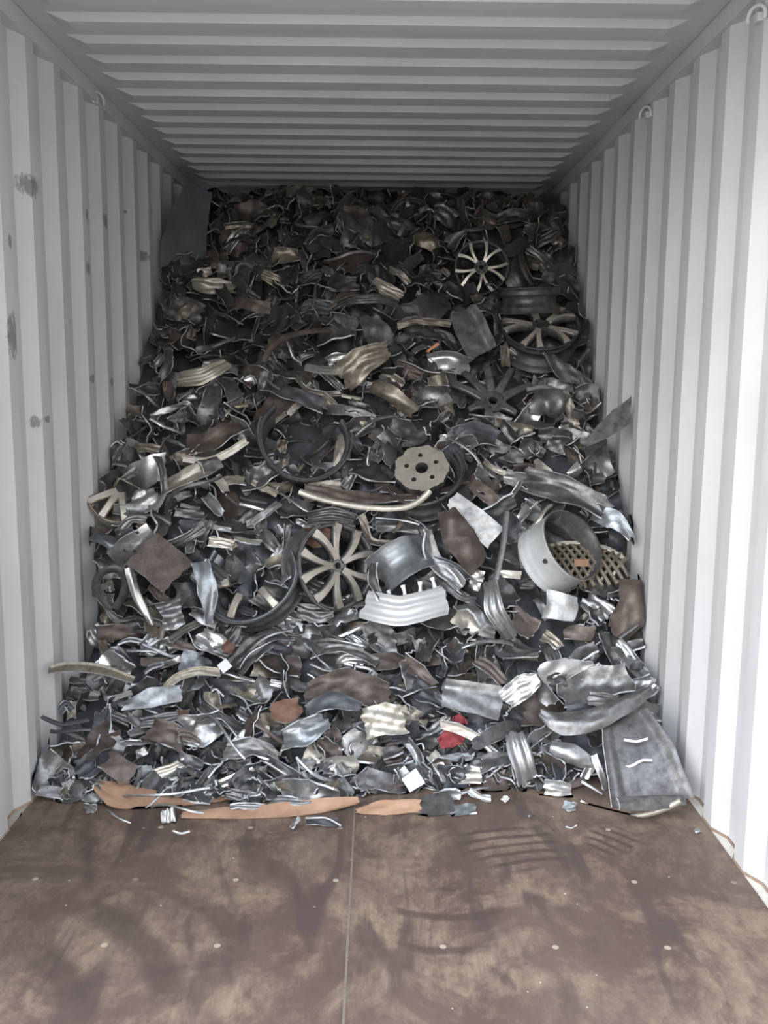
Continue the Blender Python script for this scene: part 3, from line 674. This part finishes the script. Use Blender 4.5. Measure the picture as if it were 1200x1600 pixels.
big(None, 'o', [(968,1258),(1015,1256),(1066,1246)], [22,26,18], 'g', 'rolled shiny lower end of the wide flattened barrel on the floor', lift=.2, tw=0, jag=.5, bl=0)
for q in ([(975,1156),(995,1159),(1012,1154)], [(972,1200),(990,1196),(1002,1187),(1020,1188)]):
    P0 = at(995, 1178, .2); n = -ray(995, 1178)
    mb = MB(); strip(mb, [to_plane(x, y, P0, n) for x, y in q], [.008]*len(q), n, 'f', .004, crump=0, jag=1.5, bl=0)
    o = mb.build('crack_edge', [M['E']]*3, loc=P0); o.parent = belt; o.location = Vector(tuple(P0)) - belt.location; o['label'] = 'bright cracked edge'
big('the floor-level lip', 'b', [(902,1246),(935,1268),(985,1279),(1035,1272),(1070,1258)], 8, 't3', 'thin tan rim lip curving along the floor under the wide flattened barrel', 'rim_lip_fragment', 'rim lip', lift=.05, bl=0, tw=0, crump=0)
big('the rolled silver band', 'r', [(802,1140),(812,1180),(826,1225)], [30,36,34], 's', 'silver rolled barrel band standing upright at the foot of the heap, right side', 'rim_barrel_fragment', lift=.14, tilt=(.15,.15), bl=.03, tw=0, crump=.2)
big('the wavy folded sheet', 'w', [(568,1130),(632,1122)], [52,44], 't3', 'wavy folded tan grey sheet with vertical pleats near the foot of the heap', 'corrugated_metal_fragment', lift=.16, tilt=(0,.1), tw=0, ph=.0)
big('the flat grey plate', 'l', [(692,1082),(782,1100)], [40,54], 'g', 'large flat dull grey plate with a ridge along its top, right of centre', 'metal_plate_fragment', lift=.16, tilt=(0,.4), jag=.5, bl=.005, crump=.3, tw=0)
big('the green-grey ridged band', 'r', [(440,1158),(475,1148),(510,1124)], [26,38,28], 'u', 'pale green grey ridged band curving upward near the foot of the heap', 'rim_barrel_fragment', lift=.17, tilt=(0,.15), bl=.03, tw=.1)
big('the tarred blue plate', 'f', [(482,1112),(520,1098),(566,1104)], [22,32,14], 'k', 'blue black speckled plate lying over the brown curved barrel piece', lift=.19, tilt=(0,.6))
big('the brown curved barrel', 'l', [(482,1080),(540,1074),(604,1088)], [34,46,44], 'b', 'brown curved barrel piece with a pale upper rim near the foot of the heap', 'rim_barrel_fragment', lift=.12, tilt=(0,.3), bl=.04, tw=0)
big('the dark floor sheet', 'f', [(628,1256),(668,1264),(706,1250)], [14,46,40], 'g', 'smooth dark grey sheet with a rounded front edge lying on the floor', 'metal_plate_fragment', lift=.05, tilt=(0,1.2), jag=.5, bl=.004, crump=.2, tw=0)
big(None, 'f', [(702,1270),(742,1262)], [26,18], 'u', 'small blue grey sheet lying on the floor beside the rounded dark sheet', lift=.03, tilt=(0,1.2), jag=.5, bl=.003, tw=0)
big('the white block', 'f', [(634,1228),(657,1212)], [24,26], 'white', 'bright white angular block standing near the floor, below the pleated sheet', 'plastic_piece', 'plastic piece', lift=.1, jag=.2, crump=0, th=.03, bl=0, tw=0)
big('the red cloth', 'c', [(686,1163),(705,1150),(726,1158)], [12,30,18], 'red', 'crumpled dark red cloth poking out between the scraps near the floor', 'red_cloth', 'cloth', lift=.14, crump=3, edge='red')
big(None, 'c', [(712,1118),(722,1134)], [14,18], 'red', 'small upper scrap of red cloth under the flat grey plate', 'red_cloth', 'cloth', lift=.12, crump=3, edge='red')
big('the tan curved strip', 'l', [(690,1133),(718,1140),(745,1154)], [12,16,14], 't2', 'short cream coloured curved strip lying across the red cloth', lift=.18, tw=0)
CB = dict(edge='card', crump=1.2, bl=.004, th=.006, tw=.1, ph=0)
big('the left cardboard', 'f', [(150,1226),(180,1246),(250,1254),(330,1240),(392,1228)], [14,44,36,36,20], 'card', 'large torn orange brown cardboard sheet under the scraps at the left foot', 'torn_cardboard', 'cardboard', lift=.05, tilt=(0,.9), **CB)
big('the long cardboard strip', 'f', [(283,1276),(350,1274),(430,1270),(500,1258),(560,1246)], [12,24,26,24,10], 'card', 'long narrow orange brown cardboard strip lying along the front of the heap', 'torn_cardboard', 'cardboard', lift=.04, tilt=(0,.9), **CB)
big('the right cardboard', 'f', [(556,1268),(600,1262),(660,1258)], [14,30,20], 'card', 'short orange brown cardboard piece beside the rounded dark floor sheet', 'torn_cardboard', 'cardboard', lift=.04, tilt=(0,.9), **CB)
big('the brown arc at the wall', 'l', [(66,1050),(105,1040),(160,1044),(210,1062)], [8,16,16,10], 't', 'thin brown rim arc sticking out sideways to touch the left wall', 'rim_lip_fragment', 'rim lip', lift=.34, tilt=(0,.8), bl=0, tw=0, crump=.1, jag=.4)
big(None, 'l', [(258,1078),(275,1058),(308,1047),(345,1050)], [12,14,14,12], 't', 'tan curved rim lip arching right of the brown arc at the left wall', 'rim_lip_fragment', 'rim lip', lift=.14, tilt=(0,.4), bl=0, tw=0, crump=.2)
big('the bright sheet at left', 'f', [(190,1104),(235,1088),(285,1082)], [12,30,26], 's', 'smooth pale grey sheet with a bright ridge, lower left of the heap', lift=.12, tilt=(0,.3), crump=.4)
big('the triangular shard', 'f', [(988,620),(972,652),(940,676),(916,694)], [3,34,24,6], 'd', 'dark triangular shard jutting up against the right wall', 'metal_plate_fragment', lift=.52, tilt=(.2,.2), bl=0, tw=0, crump=.3, jag=.5)
big('the brown-lined rim arc', 'l', [(285,716),(325,722),(358,708),(388,688)], [10,12,12,10], 't3', 'curved tan rim lip with a brown inside, upper left of the deep dark rim', 'rim_lip_fragment', 'rim lip', lift=.16, bl=0, tw=0, crump=.1, tilt=(0,.3))
big(None, 'c', [(288,694),(330,700),(384,664)], [34,34,22], 'b', 'brown concave inside of the curved rim above the long tan lip', lift=.1, tilt=(0,.6))
big('the big ridged scrap', 'r', [(533,596),(565,568),(608,546)], [44,46,26], 't', 'big ridged barrel scrap with shiny tan stripes above the heap centre', 'rim_barrel_fragment', lift=.14, tilt=(0,.2), bl=.05, tw=0)
big('the standing dark plate', 'f', [(574,492),(588,520),(598,542)], [24,46,40], 'd', 'upright dark plate with a silver edge standing above the big ridged scrap', lift=.12, tilt=(.1,.3))
big('the dark slanted plate', 'l', [(722,486),(736,515),(754,552)], [44,50,46], 'd', 'dark slanted rectangular plate with parallel ridges right of centre', 'metal_plate_fragment', lift=.14, tilt=(.1,.4), jag=.4, tw=0, bl=.003, crump=.2)
big('the broad dull plate', 'f', [(642,500),(672,486),(700,468)], [46,50,44], 'd', 'broad dull plate lying left of the dark slanted ridged plate', lift=.1, tilt=(0,.5), crump=.5)
big(None, 'l', [(622,508),(648,500),(705,507)], 11, 't', 'thin horizontal tan ridge crossing the broad dull plate', lift=.14, bl=0)
big('the bright left ridge', 'r', [(272,594),(312,592),(355,568)], [22,30,18], 't3', 'bright ridged strip curving upward on the upper left slope', 'rim_barrel_fragment', lift=.13, tilt=(0,.2), bl=.04, tw=0)
big('the shiny top ridge', 'r', [(430,314),(455,308),(497,292)], [20,26,20], 't3', 'shiny tan ridged strip right under the roof, left of centre', 'rim_barrel_fragment', lift=.12, tilt=(0,.1), bl=.04, tw=0)
big('the brown floor flap', 'f', [(165,1186),(205,1214)], [34,36], 'b', 'grey brown flap with a torn silver edge above the left cardboard', lift=.12, tilt=(-.1,.4))
big('the arched blade', 'b', [(410,562),(418,538),(448,523),(500,518),(552,524)], 9, 'b', 'long dark brown arched rim lip above left of the big ridged scrap', 'rim_lip_fragment', 'rim lip', lift=.14, bl=0, tw=0, crump=.1)
big('the black lip arcs', 'b', [(64,1121),(95,1134),(142,1122)], 9, 'k', 'glossy black rim lip bent in a shallow arc at the left wall', 'rim_lip_fragment', 'rim lip', lift=.2, bl=0, tw=0, crump=0)
big('the looped frame', 'b', [(152,932),(147,902),(168,886),(196,893),(198,925),(182,950)], 13, 'd', 'dark rounded loop of a broken wheel spoke window at the left wall', 'wheel_fragment', 'wheel', lift=.16, bl=0, tw=0, crump=0)
big('the bright crumpled strut', 'o', [(200,888),(212,930),(238,975)], [16,15,10], 'w', 'bright crumpled shiny strut slanting down beside the dark loop', lift=.17, bl=0)
big('the ridged silver corner', 'r', [(250,966),(286,955)], [44,46], 's', 'silver barrel corner with a bright vertical ridge, left side', 'rim_barrel_fragment', lift=.14, tilt=(.1,.1), tw=0)
big('the leaning long section', 'l', [(312,880),(322,925),(326,978)], [26,30,10], 'u', 'tall leaning barrel section tapering downward left of the open rim ring', 'rim_barrel_fragment', lift=.16, tilt=(.3,.1), tw=0, bl=.03)
big('the rusty plate', 'f', [(425,1112),(450,1112),(472,1100)], [26,40,24], 'r', 'reddish rusty plate with a small hole near the lower left', lift=.15, tilt=(0,.3))
big('the rust-brown patch', 'l', [(478,836),(498,838),(520,846)], [26,36,28], 'r', 'rust brown curved plate above the fan-spoke wheel', lift=.17, tilt=(0,.2))
big('the dark toothed strip', 'w', [(480,810),(520,806),(556,812)], [20,26,20], 'g', 'grey strip with notched toothed upper edge under the U-shaped lip', lift=.14, tilt=(0,.2))
big('the domed dark shell', 'o', [(830,634),(862,630),(890,636)], [34,46,36], 'g', 'smooth rounded dull shell with a bright crescent on top, right side', lift=.12, bl=.03)
big(None, 'b', [(824,608),(848,604),(872,612)], 7, 'w', 'bright crescent edge on top of the smooth rounded shell', lift=.16, bl=0, crump=0)
big('the long dark blade', 'f', [(852,548),(882,578),(924,602)], [12,26,14], 'd', 'long dark blade with a pale edge slanting down to the right wall', lift=.12, tilt=(0,.3))
big('the tan crumpled shell', 'c', [(712,982),(728,968),(744,984)], [30,38,20], 't2', 'cream crumpled shell with a rounded hollow right of the white rim band', lift=.15)
big('the toothed gear strip', 'r', [(742,1030),(764,1044),(787,1066)], [20,22,18], 'b', 'brown strip with a row of pale teeth below the J-shaped strip', lift=.16, tw=0)
big('the ribbed bright piece', 'r', [(792,1092),(815,1074),(840,1060)], [30,36,26], 'w', 'bright ribbed fragment left of the crushed barrel shell', 'rim_barrel_fragment', lift=.17, tw=0)
big('the dirty white square', 'f', [(344,1046),(358,1035)], [16,16], 'white', 'small bright white square tag at the left, above the dark sheet', 'plastic_piece', 'plastic piece', lift=.15, jag=.1, crump=0, tw=0, bl=0)
big('the rusty box', 'f', [(350,1006),(364,1016)], [20,18], 'r', 'small rust orange block between grey scraps on the left', lift=.14, th=.03, jag=.2)
big('the orange stick', 'b', [(667,549),(685,537)], 5, 'orange', 'short orange wooden stick high right of the centre', 'wood_stick', 'stick', lift=.16, bl=0, crump=0)

# ------------------------------------------------------------------ further scraps traced one by one
T = '''
b 338,299 342,316 336,335;10;g
r 350,358 375,355 405,362;22;t
f 310,427 330,424;14;t2
r 298,441 325,450 367,452;20,28,24;t3
c 340,420 380,422;24;g
f 256,482 285,480 317,492;32,44,34;d
b 322,363 338,358 352,370;4;g
b 374,430 388,456 408,466;6;d
b 510,305 516,326;5;s
l 552,335 556,386;48;g
f 575,385 640,388;46;d
f 512,420 578,412;44;b
b 505,408 550,396 588,398;5;g
b 462,352 497,355;6;g
c 425,398 480,402;24;t
l 608,422 625,428 638,442;10;t3
r 583,440 605,455 628,464;18;t3
b 428,446 452,426 477,424;4;g
b 488,482 492,452 502,436;4;g
r 520,480 548,466 600,470 622,476;14;g
f 648,292 661,326;18;d
o 650,372 687,388;28;t
b 670,426 690,406;4;g
f 690,420 702,430;9;t3
f 650,458 668,468;9;s
r 828,396 855,375 876,358;16;d
o 862,372 880,382;18;t
b 824,434 850,437 884,428;3;s
r 775,344 842,342;20;d
r 300,512 292,546;22;b
f 333,510 412,514;38;k
b 333,490 352,494 380,507;3;g
f 354,488 385,475 421,480;18;b
b 350,553 372,560 387,571;5;g
c 381,596 394,590 399,602;7;w
b 380,545 384,533 396,534;4;g
c 243,570 257,553;9;g
f 252,590 267,558;12;d
b 230,598 257,600;3;g
c 336,604 328,645 320,673;20,34,30;g
f 231,652 258,641 286,633;4,10,8;w
b 233,653 256,669 284,677;5;s
f 268,662 300,642;20;g
b 346,633 382,616;4;s
b 345,656 364,638 388,633;7;t
f 430,550 457,550;20;d
b 449,534 458,560 472,568;4;s
f 425,582 450,591 478,588;14;d
l 463,591 490,609 532,614;8;t3
b 413,590 440,612 460,621 502,622;4;s
f 415,606 450,628 505,633;24;k
c 474,566 500,551;11;w
r 478,592 512,564;16;d
r 595,584 630,601;15;t3
f 563,598 590,603;8;s
b 534,618 564,623;6;t2
o 578,606 616,614 650,648;16,26,24;t
f 510,642 560,646 587,656;16;g
f 545,630 572,633;7;s
r 503,622 526,642;18;t
f 403,662 425,645 448,622;38;b
f 450,647 469,630;10;t2
f 630,518 692,524;26;d
f 645,549 664,540;9;g
r 622,574 655,584 688,592;22;b
b 698,598 720,602 745,594 762,600;4;s
r 680,612 700,652;24;t
c 752,602 762,613;8;w
o 742,628 756,634;9;s
b 732,648 772,652;4;g
l 795,546 820,560 850,559;9;g
f 787,538 790,572;15;t
b 902,570 922,543;9;g
b 905,566 920,546;4;s
f 880,612 893,646;15;t3
c 900,620 925,612 938,640;26;d
b 905,650 925,645 940,628;4;g
f 878,680 932,692;28;g
f 193,650 226,692;28;d
r 208,700 248,703;18;t
b 250,709 256,690 268,680;4;g
f 178,762 205,736 230,718;14;g
l 246,713 250,750 256,788;12;g
r 208,790 235,782 250,768;42,44,30;s
r 253,767 290,757 328,728;26;t3
b 260,782 300,760 348,744;6;g
f 338,745 354,768;16;t2
r 183,832 205,813 232,812;14;g
b 230,805 250,808 267,820;5;s
f 180,835 208,830;14;u
o 143,838 172,852 202,872;22;u
f 127,836 141,850;12;s
f 273,800 320,804;14;g
f 281,789 312,795;5;w
c 322,774 344,802;14;s
f 317,814 338,826 360,828;7;w
r 264,852 300,835 322,820;16;g
r 326,846 364,852;16;t2
b 408,677 430,662 447,648;8;t3
o 541,684 534,708 530,732;26;t3
b 498,718 525,690 547,663;5;b
f 480,762 532,757;16;t3
c 538,762 554,733;14;g
f 345,752 382,752;18;t3
f 393,752 432,772;10;t
b 350,773 380,797 407,798;4;s
b 374,777 418,786;4;s
b 374,787 412,797;5;w
f 393,818 437,786;12;g
f 430,800 462,790;36;d
b 438,770 462,800 475,812 522,823;4;s
c 464,814 480,823;9;w
r 524,830 562,836;24;s
l 447,862 450,820;10;g
f 368,840 407,847;12;t2
f 718,892 757,902;16;w
f 733,912 750,918;14;w
f 781,897 814,899;12;t2
f 811,853 821,887;12;s
f 588,758 632,776;22;b
f 750,724 812,752;20;g
l 755,722 780,738 802,745;8;t3
b 698,684 740,720 766,762;5;s
b 543,692 590,665 624,650;6;g
o 608,690 655,680 702,652;16,26,10;g
f 730,750 782,792;22;b
r 588,820 652,826;20;g
l 564,803 580,842 624,847;12;t
b 667,953 670,985 687,1007;5;k
o 888,745 907,728;18;w
f 928,690 946,747;36;g
f 835,722 862,742;14;t3
c 793,782 814,753;9;s
b 861,788 846,822 812,846;9;t3
b 803,826 840,784;4;s
f 980,808 1000,825;16;k
f 985,835 996,850;10;k
r 910,935 952,962;36;s
f 908,912 957,926;20;g
f 883,988 928,990;22;b
c 893,1042 906,1010 942,984;12;d
r 848,990 877,1012;20;t
l 798,960 836,988;36;b
b 722,1012 760,1010 802,1006;8;s
r 960,1003 986,1030 1012,1062;22;s
r 893,1068 942,1044;22;w
r 960,1078 992,1070;11;t2
r 848,1234 893,1241;30;w
f 838,1182 882,1202;28;b
c 893,1180 925,1190 914,1217;12;s
b 908,1220 942,1241;5;s
f 928,1180 948,1238;10;s
f 880,1256 900,1263;13;u
b 884,1292 893,1294 902,1289;3;s
f 150,922 182,964 218,988;13;d
f 157,919 176,908;10;t2
f 196,894 214,898;13;w
l 263,1002 290,980 328,963;11;t3
f 153,992 190,985 224,1002;26;b
c 183,1006 205,1000 232,1004;7;s
b 228,1010 260,1026 318,1020;7;s
c 304,990 314,1012 337,1000;16;g
f 283,1030 327,1046;36;u
f 261,1038 282,1029;10;w
f 204,1072 242,1070;7;s
f 168,1093 206,1081;9;w
f 113,1095 110,1122;14;t
c 92,1112 104,1098 116,1112;10;k
b 64,1141 100,1147 143,1140;6;k
c 163,1108 164,1148 126,1172;26,32,20;u
r 158,1110 203,1128;14;g
f 213,1097 262,1120;14;k
f 298,1063 284,1108;24;d
f 268,1126 298,1120;26;r
l 233,1136 262,1148 292,1167;34;b
f 198,1120 238,1142;14;g
f 188,1163 222,1158;9;w
f 213,1180 228,1172;12;w
r 238,1216 268,1206 292,1194;26;t2
f 318,1240 370,1215 394,1198;14;w
c 178,1242 207,1224;14;w
f 225,1198 228,1234;22;u
b 188,1242 220,1232 290,1240 328,1232;4;s
o 22,1216 60,1208 97,1190;16;u
c 88,1210 104,1196 116,1212;12;g
f 58,1234 112,1241;16;g
f 96,1229 116,1226;13;w
f 118,1232 156,1257;18;s
f 133,1262 150,1264;12;g
r 262,1262 264,1294;22;w
b 238,1259 265,1262 318,1273;4;s
b 270,1299 284,1303 297,1299;4;w
b 168,1264 185,1280 204,1287;3;s
f 288,1240 328,1250;18;g
b 299,1141 325,1127 352,1146 380,1192;4;s
b 304,1131 345,1129 383,1168;4;s
r 313,1100 350,1130 394,1152;16;d
r 373,1110 402,1132;22;g
f 417,1134 414,1168;9;t3
r 413,1190 450,1215 482,1237;22;d
b 414,1191 445,1208 477,1233;4;w
o 478,1176 507,1187;30;t3
o 503,1202 556,1195;32;t3
f 513,1140 532,1167;24;b
b 463,1184 490,1215 542,1232;5;s
f 383,1216 418,1216;40;d
r 423,1250 470,1262 502,1250;16;s
r 358,1262 414,1260;10;s
f 478,1284 500,1282 528,1286;14;k
b 478,1278 510,1277 533,1291;3;w
f 454,1293 468,1277;7;g
b 344,1051 380,1063 403,1065;4;s
f 318,1076 388,1082;36;k
b 325,1087 337,1075 350,1089;4;s
o 398,1065 427,1086;28;g
r 423,1068 447,1071;11;w
f 368,1042 420,1005 462,985;28;d
b 372,1032 418,998 458,984;4;s
f 425,1000 452,1003;16;b
b 480,1003 530,1000 568,1012;5;s
b 524,996 562,979;7;w
r 543,994 572,1012;12;s
b 484,1038 510,1052 562,1036;4;s
b 538,1038 575,1045 592,1056;5;w
l 488,1022 540,1025 588,1036;16;g
f 578,1036 632,1032;28;b
f 655,1000 664,1028;20;g
f 668,1025 700,1022 722,1008;28;b
c 623,1113 668,1132;30;t
r 588,1190 642,1183;24;b
f 573,1215 610,1226 642,1236;28;d
c 673,1174 690,1205 700,1222;16;t2
r 703,1210 752,1212;30;t2
f 748,1236 792,1219;34;b
c 733,1234 750,1246 768,1250;7;w
c 678,1246 717,1242;16;w
f 786,1252 793,1244;9;w
f 688,1186 742,1182;12;u
c 748,1140 758,1155 767,1177;6;w
c 756,1164 778,1182;7;w
l 690,910 720,935 745,938;10;d
c 655,868 700,875 745,912;8;u
f 620,1000 650,990;18;g
c 560,1070 585,1052;10;g
'''
for ln_ in T.strip().splitlines():
    a, wv, tone = ln_.split(';'); p = a.split()
    piece(p[0], [tuple(float(q) for q in s.split(',')) for s in p[1:]], [float(q) for q in wv.split(',')], tone)
N_TRACED = len(THINGS)
KEEP = [(478,680,58), (890,850,56), (940,880,45), (528,885,62), (845,510,60), (752,415,46), (657,728,46), (385,898,60), (770,610,50), (1010,1190,70), (930,1110,60), (635,950,55), (830,470,44)]

# ------------------------------------------------------------------ unnamed scraps between them, still one object each
rr = np.random.default_rng(21)
def left_edge(y): return np.interp(y, [300,450,600,720,760,1000,1050,1130,1200,1250], [330,250,222,168,135,140,110,66,58,25])
def right_edge(y): return np.interp(y, [300,480,600,660,760,830,930,1050,1250], [885,905,925,945,965,1000,1018,1010,1080])
made = 0; tries = 0; pos = [(t[1], t[2], max(10, t[6])) for t in THINGS] + [(q[0], q[1], q[2]*2.2) for q in KEEP]
NF = 200
while made < NF and tries < 20000:
    tries += 1
    y = rr.uniform(300, 1262); x = rr.uniform(left_edge(y)+8, right_edge(y)-8)
    if y > 1235 and (x > 860 or x < 200): continue
    sep = 22 if tries < 12000 else 18
    if any((x-a)**2+(y-b)**2 < (sep*.6+c*.35)**2 for a, b, c in pos): continue
    L = rr.uniform(34, 80)*np.interp(y, [300, 1200], [.8, 1.1]); wd = L*rr.uniform(.3, .75); ang = rr.uniform(-.9, .9) if rr.random() < .8 else rr.uniform(0, PI)
    dx, dy = math.cos(ang)*L/2, math.sin(ang)*L/2*.8; bend = rr.uniform(-.35, .35)*L
    kind = rr.choice(['r', 'f', 'c', 'l', 'o', 'b'], p=[.34, .22, .17, .12, .07, .08])
    if kind == 'b': wd = rr.uniform(4, 8)
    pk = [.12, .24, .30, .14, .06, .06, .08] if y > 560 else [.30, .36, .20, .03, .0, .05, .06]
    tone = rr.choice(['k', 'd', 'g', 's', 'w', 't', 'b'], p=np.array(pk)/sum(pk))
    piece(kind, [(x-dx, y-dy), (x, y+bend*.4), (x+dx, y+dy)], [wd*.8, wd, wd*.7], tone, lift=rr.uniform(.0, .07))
    pos.append((x, y, wd)); made += 1

# ------------------------------------------------------------------ words for every scrap: what it is, then where it lies
KW = {'f': 'flat plate scrap', 'r': 'ridged rim scrap', 'l': 'lipped rim scrap', 'w': 'wavy scrap', 'b': 'thin edge strip', 'c': 'curled scrap', 'o': 'domed scrap', 'e': 'barrel scrap'}
TW = {'k': 'black', 'd': 'dark grey', 'g': 'dull grey', 's': 'silver', 's2': 'silver', 'w': 'bright white', 't': 'tan', 't2': 'cream', 't3': 'pale tan', 'b': 'brown', 'r': 'rusty', 'u': 'blue grey', 'p': 'painted'}
def where(dx, dy):
    a = math.degrees(math.atan2(-dy, dx)) % 360
    return ['right of', 'up right of', 'above', 'up left of', 'left of', 'down left of', 'below', 'down right of'][int((a+22.5)//45) % 8]
def short(s): return s
used = {t[7] for t in THINGS if t[7]}
todo = [t for t in THINGS if not t[7]]
def name_it(t, level):
    o, x, y, kind, tone, L, W_, _ = t
    ls = sorted(LAND, key=lambda q: (q[0]-x)**2+(q[1]-y)**2)
    size = 'small' if L*W_ < 420 else 'long' if L > 62 else 'broad' if W_ > 26 else ''
    s = f"{size} {TW[tone]} {KW[kind]}".strip(); n = ls[0]; d = math.hypot(n[0]-x, n[1]-y)
    close = 'close ' if level >= 1 and d < 34 else 'well ' if level >= 1 and d > 62 else ''
    s += f" {close}{where(x-n[0], y-n[1])} {n[2]}"
    if level >= 2: s += f", towards {ls[1][2]}"
    if len(s.split()) > 15: s = s.replace('thin edge strip', 'edge strip').replace('flat plate scrap', 'plate scrap').replace('up left of', 'above').replace('up right of', 'above').replace('down left of', 'below').replace('down right of', 'below')
    ws_ = s.split()
    if len(ws_) > 15: s = ' '.join(q for q in ws_ if q not in ('close', 'well', 'scrap'))
    return s
from collections import defaultdict
lvl = {id(t): 0 for t in todo}
for level in (1, 2, 3):
    d = defaultdict(list)
    for t in todo: d[name_it(t, lvl[id(t)])].append(t)
    for k, v in d.items():
        if len(v) > 1:
            for t in v: lvl[id(t)] = level
d = defaultdict(list)
for t in todo: d[name_it(t, lvl[id(t)])].append(t)
for k, v in d.items():
    if len(v) == 1: v[0][0]['label'] = k
    else:
        v.sort(key=lambda t: t[2])
        wd_ = ['upper', 'lower'] if len(v) == 2 else ['upper', 'middle', 'lower'] if len(v) == 3 else ['topmost', 'second highest', 'third highest', 'lowest']
        for q, t in zip(wd_, v): t[0]['label'] = q+' '+k
GR = {'f': 'flat plate scraps in the heap', 'r': 'ridged rim scraps in the heap', 'l': 'lipped rim scraps in the heap', 'w': 'wavy scraps in the heap', 'b': 'thin edge strips in the heap', 'c': 'curled scraps in the heap', 'o': 'domed scraps in the heap'}
for t in todo: t[0]['group'] = GR[t[3]]

# ------------------------------------------------------------------ the countless small shards under and between them: one object
rs = np.random.default_rng(5)
mb = MB()
tones = ['k', 'd', 'g', 's', 'w', 't', 'b', 'E', 'x']; TI = {k: i for i, k in enumerate(tones)}
# slope as a table of (y, z) by arc length
zz = np.linspace(0, 2.62, 200); yy = np.array([depth(0, z) for z in zz]); arc = np.concatenate([[0], np.cumsum(np.hypot(np.diff(zz), np.diff(yy)))])
NS = 2200
for i in range(NS):
    q = rs.uniform(0, 1)*arc[-1]; z = float(np.interp(q, arc, zz)); x = rs.uniform(XL+.05, XR-.05)
    if i > NS-420: z = rs.uniform(0, .12)**1.0 * (1 if i % 2 else .3) 
    if z < .12 and x > .72: continue
    y = depth(x, z); lift = rs.uniform(-.05, .05)
    P = np.array([x, y-lift*.7, max(.01, z+lift*.7)])
    e_ = P-EYE; px_, py_ = 600+F*(e_@RT)/(e_@fw), 800-F*(e_@UP)/(e_@fw)
    if z > .1 and any((px_-a)**2+(py_-b)**2 < c*c for a, b, c in KEEP): P = P + np.array([0, .07, -.05])
    v = EYE-P; v /= np.linalg.norm(v)
    L = rs.uniform(.05, .19) if z > .1 else rs.uniform(.04, .14); Wd = L*rs.uniform(.25, .8)
    n = v*.7 + np.array([0, 0, .5]) + .65*rs.normal(size=3); n /= np.linalg.norm(n)
    t = rs.normal(size=3); t -= n*(t@n); t /= np.linalg.norm(t); b = np.cross(n, t)
    bend = rs.uniform(-.3, .3)*L
    kind = rs.choice(['r', 'f', 'c', 'b'], p=[.38, .26, .26, .10])
    if kind == 'b': Wd = rs.uniform(.012, .025)
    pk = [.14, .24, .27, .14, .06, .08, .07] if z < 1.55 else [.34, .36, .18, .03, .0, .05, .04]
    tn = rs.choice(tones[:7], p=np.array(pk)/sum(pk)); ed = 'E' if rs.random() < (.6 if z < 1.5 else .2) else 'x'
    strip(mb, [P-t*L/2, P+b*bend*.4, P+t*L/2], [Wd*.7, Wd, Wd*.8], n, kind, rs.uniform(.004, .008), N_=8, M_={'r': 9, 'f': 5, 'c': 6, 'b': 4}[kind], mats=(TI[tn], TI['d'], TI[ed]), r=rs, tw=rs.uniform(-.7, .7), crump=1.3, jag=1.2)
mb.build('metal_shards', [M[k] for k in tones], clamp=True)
o = bpy.data.objects['metal_shards']; tag(o, 'countless small torn shards of cast aluminium wheels filling the whole heap', 'metal shards', kind='stuff')
# the packed inside of the heap
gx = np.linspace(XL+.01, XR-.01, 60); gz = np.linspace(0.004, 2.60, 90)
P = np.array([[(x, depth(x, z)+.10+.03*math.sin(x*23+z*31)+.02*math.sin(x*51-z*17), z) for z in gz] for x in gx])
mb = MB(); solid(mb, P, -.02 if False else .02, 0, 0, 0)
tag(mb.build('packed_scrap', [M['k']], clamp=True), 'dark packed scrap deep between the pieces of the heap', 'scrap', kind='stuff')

# ------------------------------------------------------------------ crumbs on the floor
for (x, y, s, lab) in ((10,1275,10,'silver chip on the floor at the foot of the left wall'), (1092,1300,12,'clear crumpled chip on the floor near the right wall'), (828,1277,5,'tiny pale chip on the floor in front of the rolled silver band'), (893,1266,16,'grey flat chip on the floor before the wide flattened barrel'), (140,1270,12,'small grey lump on the floor left of the left cardboard')):
    P = on_floor(x, y, .006); mb = MB(); d = s*((P-EYE)@fw)/F; r = np.random.default_rng(x)
    strip(mb, [P-np.array([d/2, 0, 0]), P+np.array([0, .004, .004]), P+np.array([d/2, .01, 0])], [d*.4, d*.7, d*.4], np.array([0, -.3, .95]), 'f', .003, r=r, bl=.004)
    tag(mb.build('metal_chip', [M['s'], M['g'], M['E']], loc=P, clamp=True), lab, 'metal chip')
# lashing rings under the top rails
def ring(x, y, X, lab):
    P = on_x(x, y, X); e = P; mb = MB(); R = .032; r2 = .006
    A = np.array([math.cos(.5)*(1 if X < 0 else -1), -math.sin(.5), 0]); U = np.array([0, 0, 1.]); B = np.cross(A, U)
    V = []; n, m = 18, 8
    for i in range(n):
        a = PI*1.25*i/(n-1) - .4; c = (B*math.cos(a)+U*math.sin(a)); 
        for j in range(m): b = 2*PI*j/m; V.append(c*R*1.0 + (c*math.cos(b)+A*math.sin(b))*r2 + A*.014)
    mb.add(V, [(i*m+j, i*m+(j+1) % m, (i+1)*m+(j+1) % m, (i+1)*m+j) for i in range(n-1) for j in range(m)], 0, True)
    mb.add([V[j] for j in range(m)]+[V[(n-1)*m+j] for j in range(m)], [tuple(range(m)), tuple(range(2*m-1, m-1, -1))])
    mb.box((-.012, -.012, -.012), (.012, .012, .012))
    tag(mb.build('lashing_ring', [MW], loc=None), lab, 'lashing ring').location = tuple(P)
ring(150, 158, XL+.004, 'painted lashing ring welded under the roof rail of the left wall')
ring(1012, 180, XR-.004, 'painted lashing ring under the right roof rail, further from the door')
ring(1187, 28, XR-.004, 'painted lashing ring under the right roof rail, nearest the door')
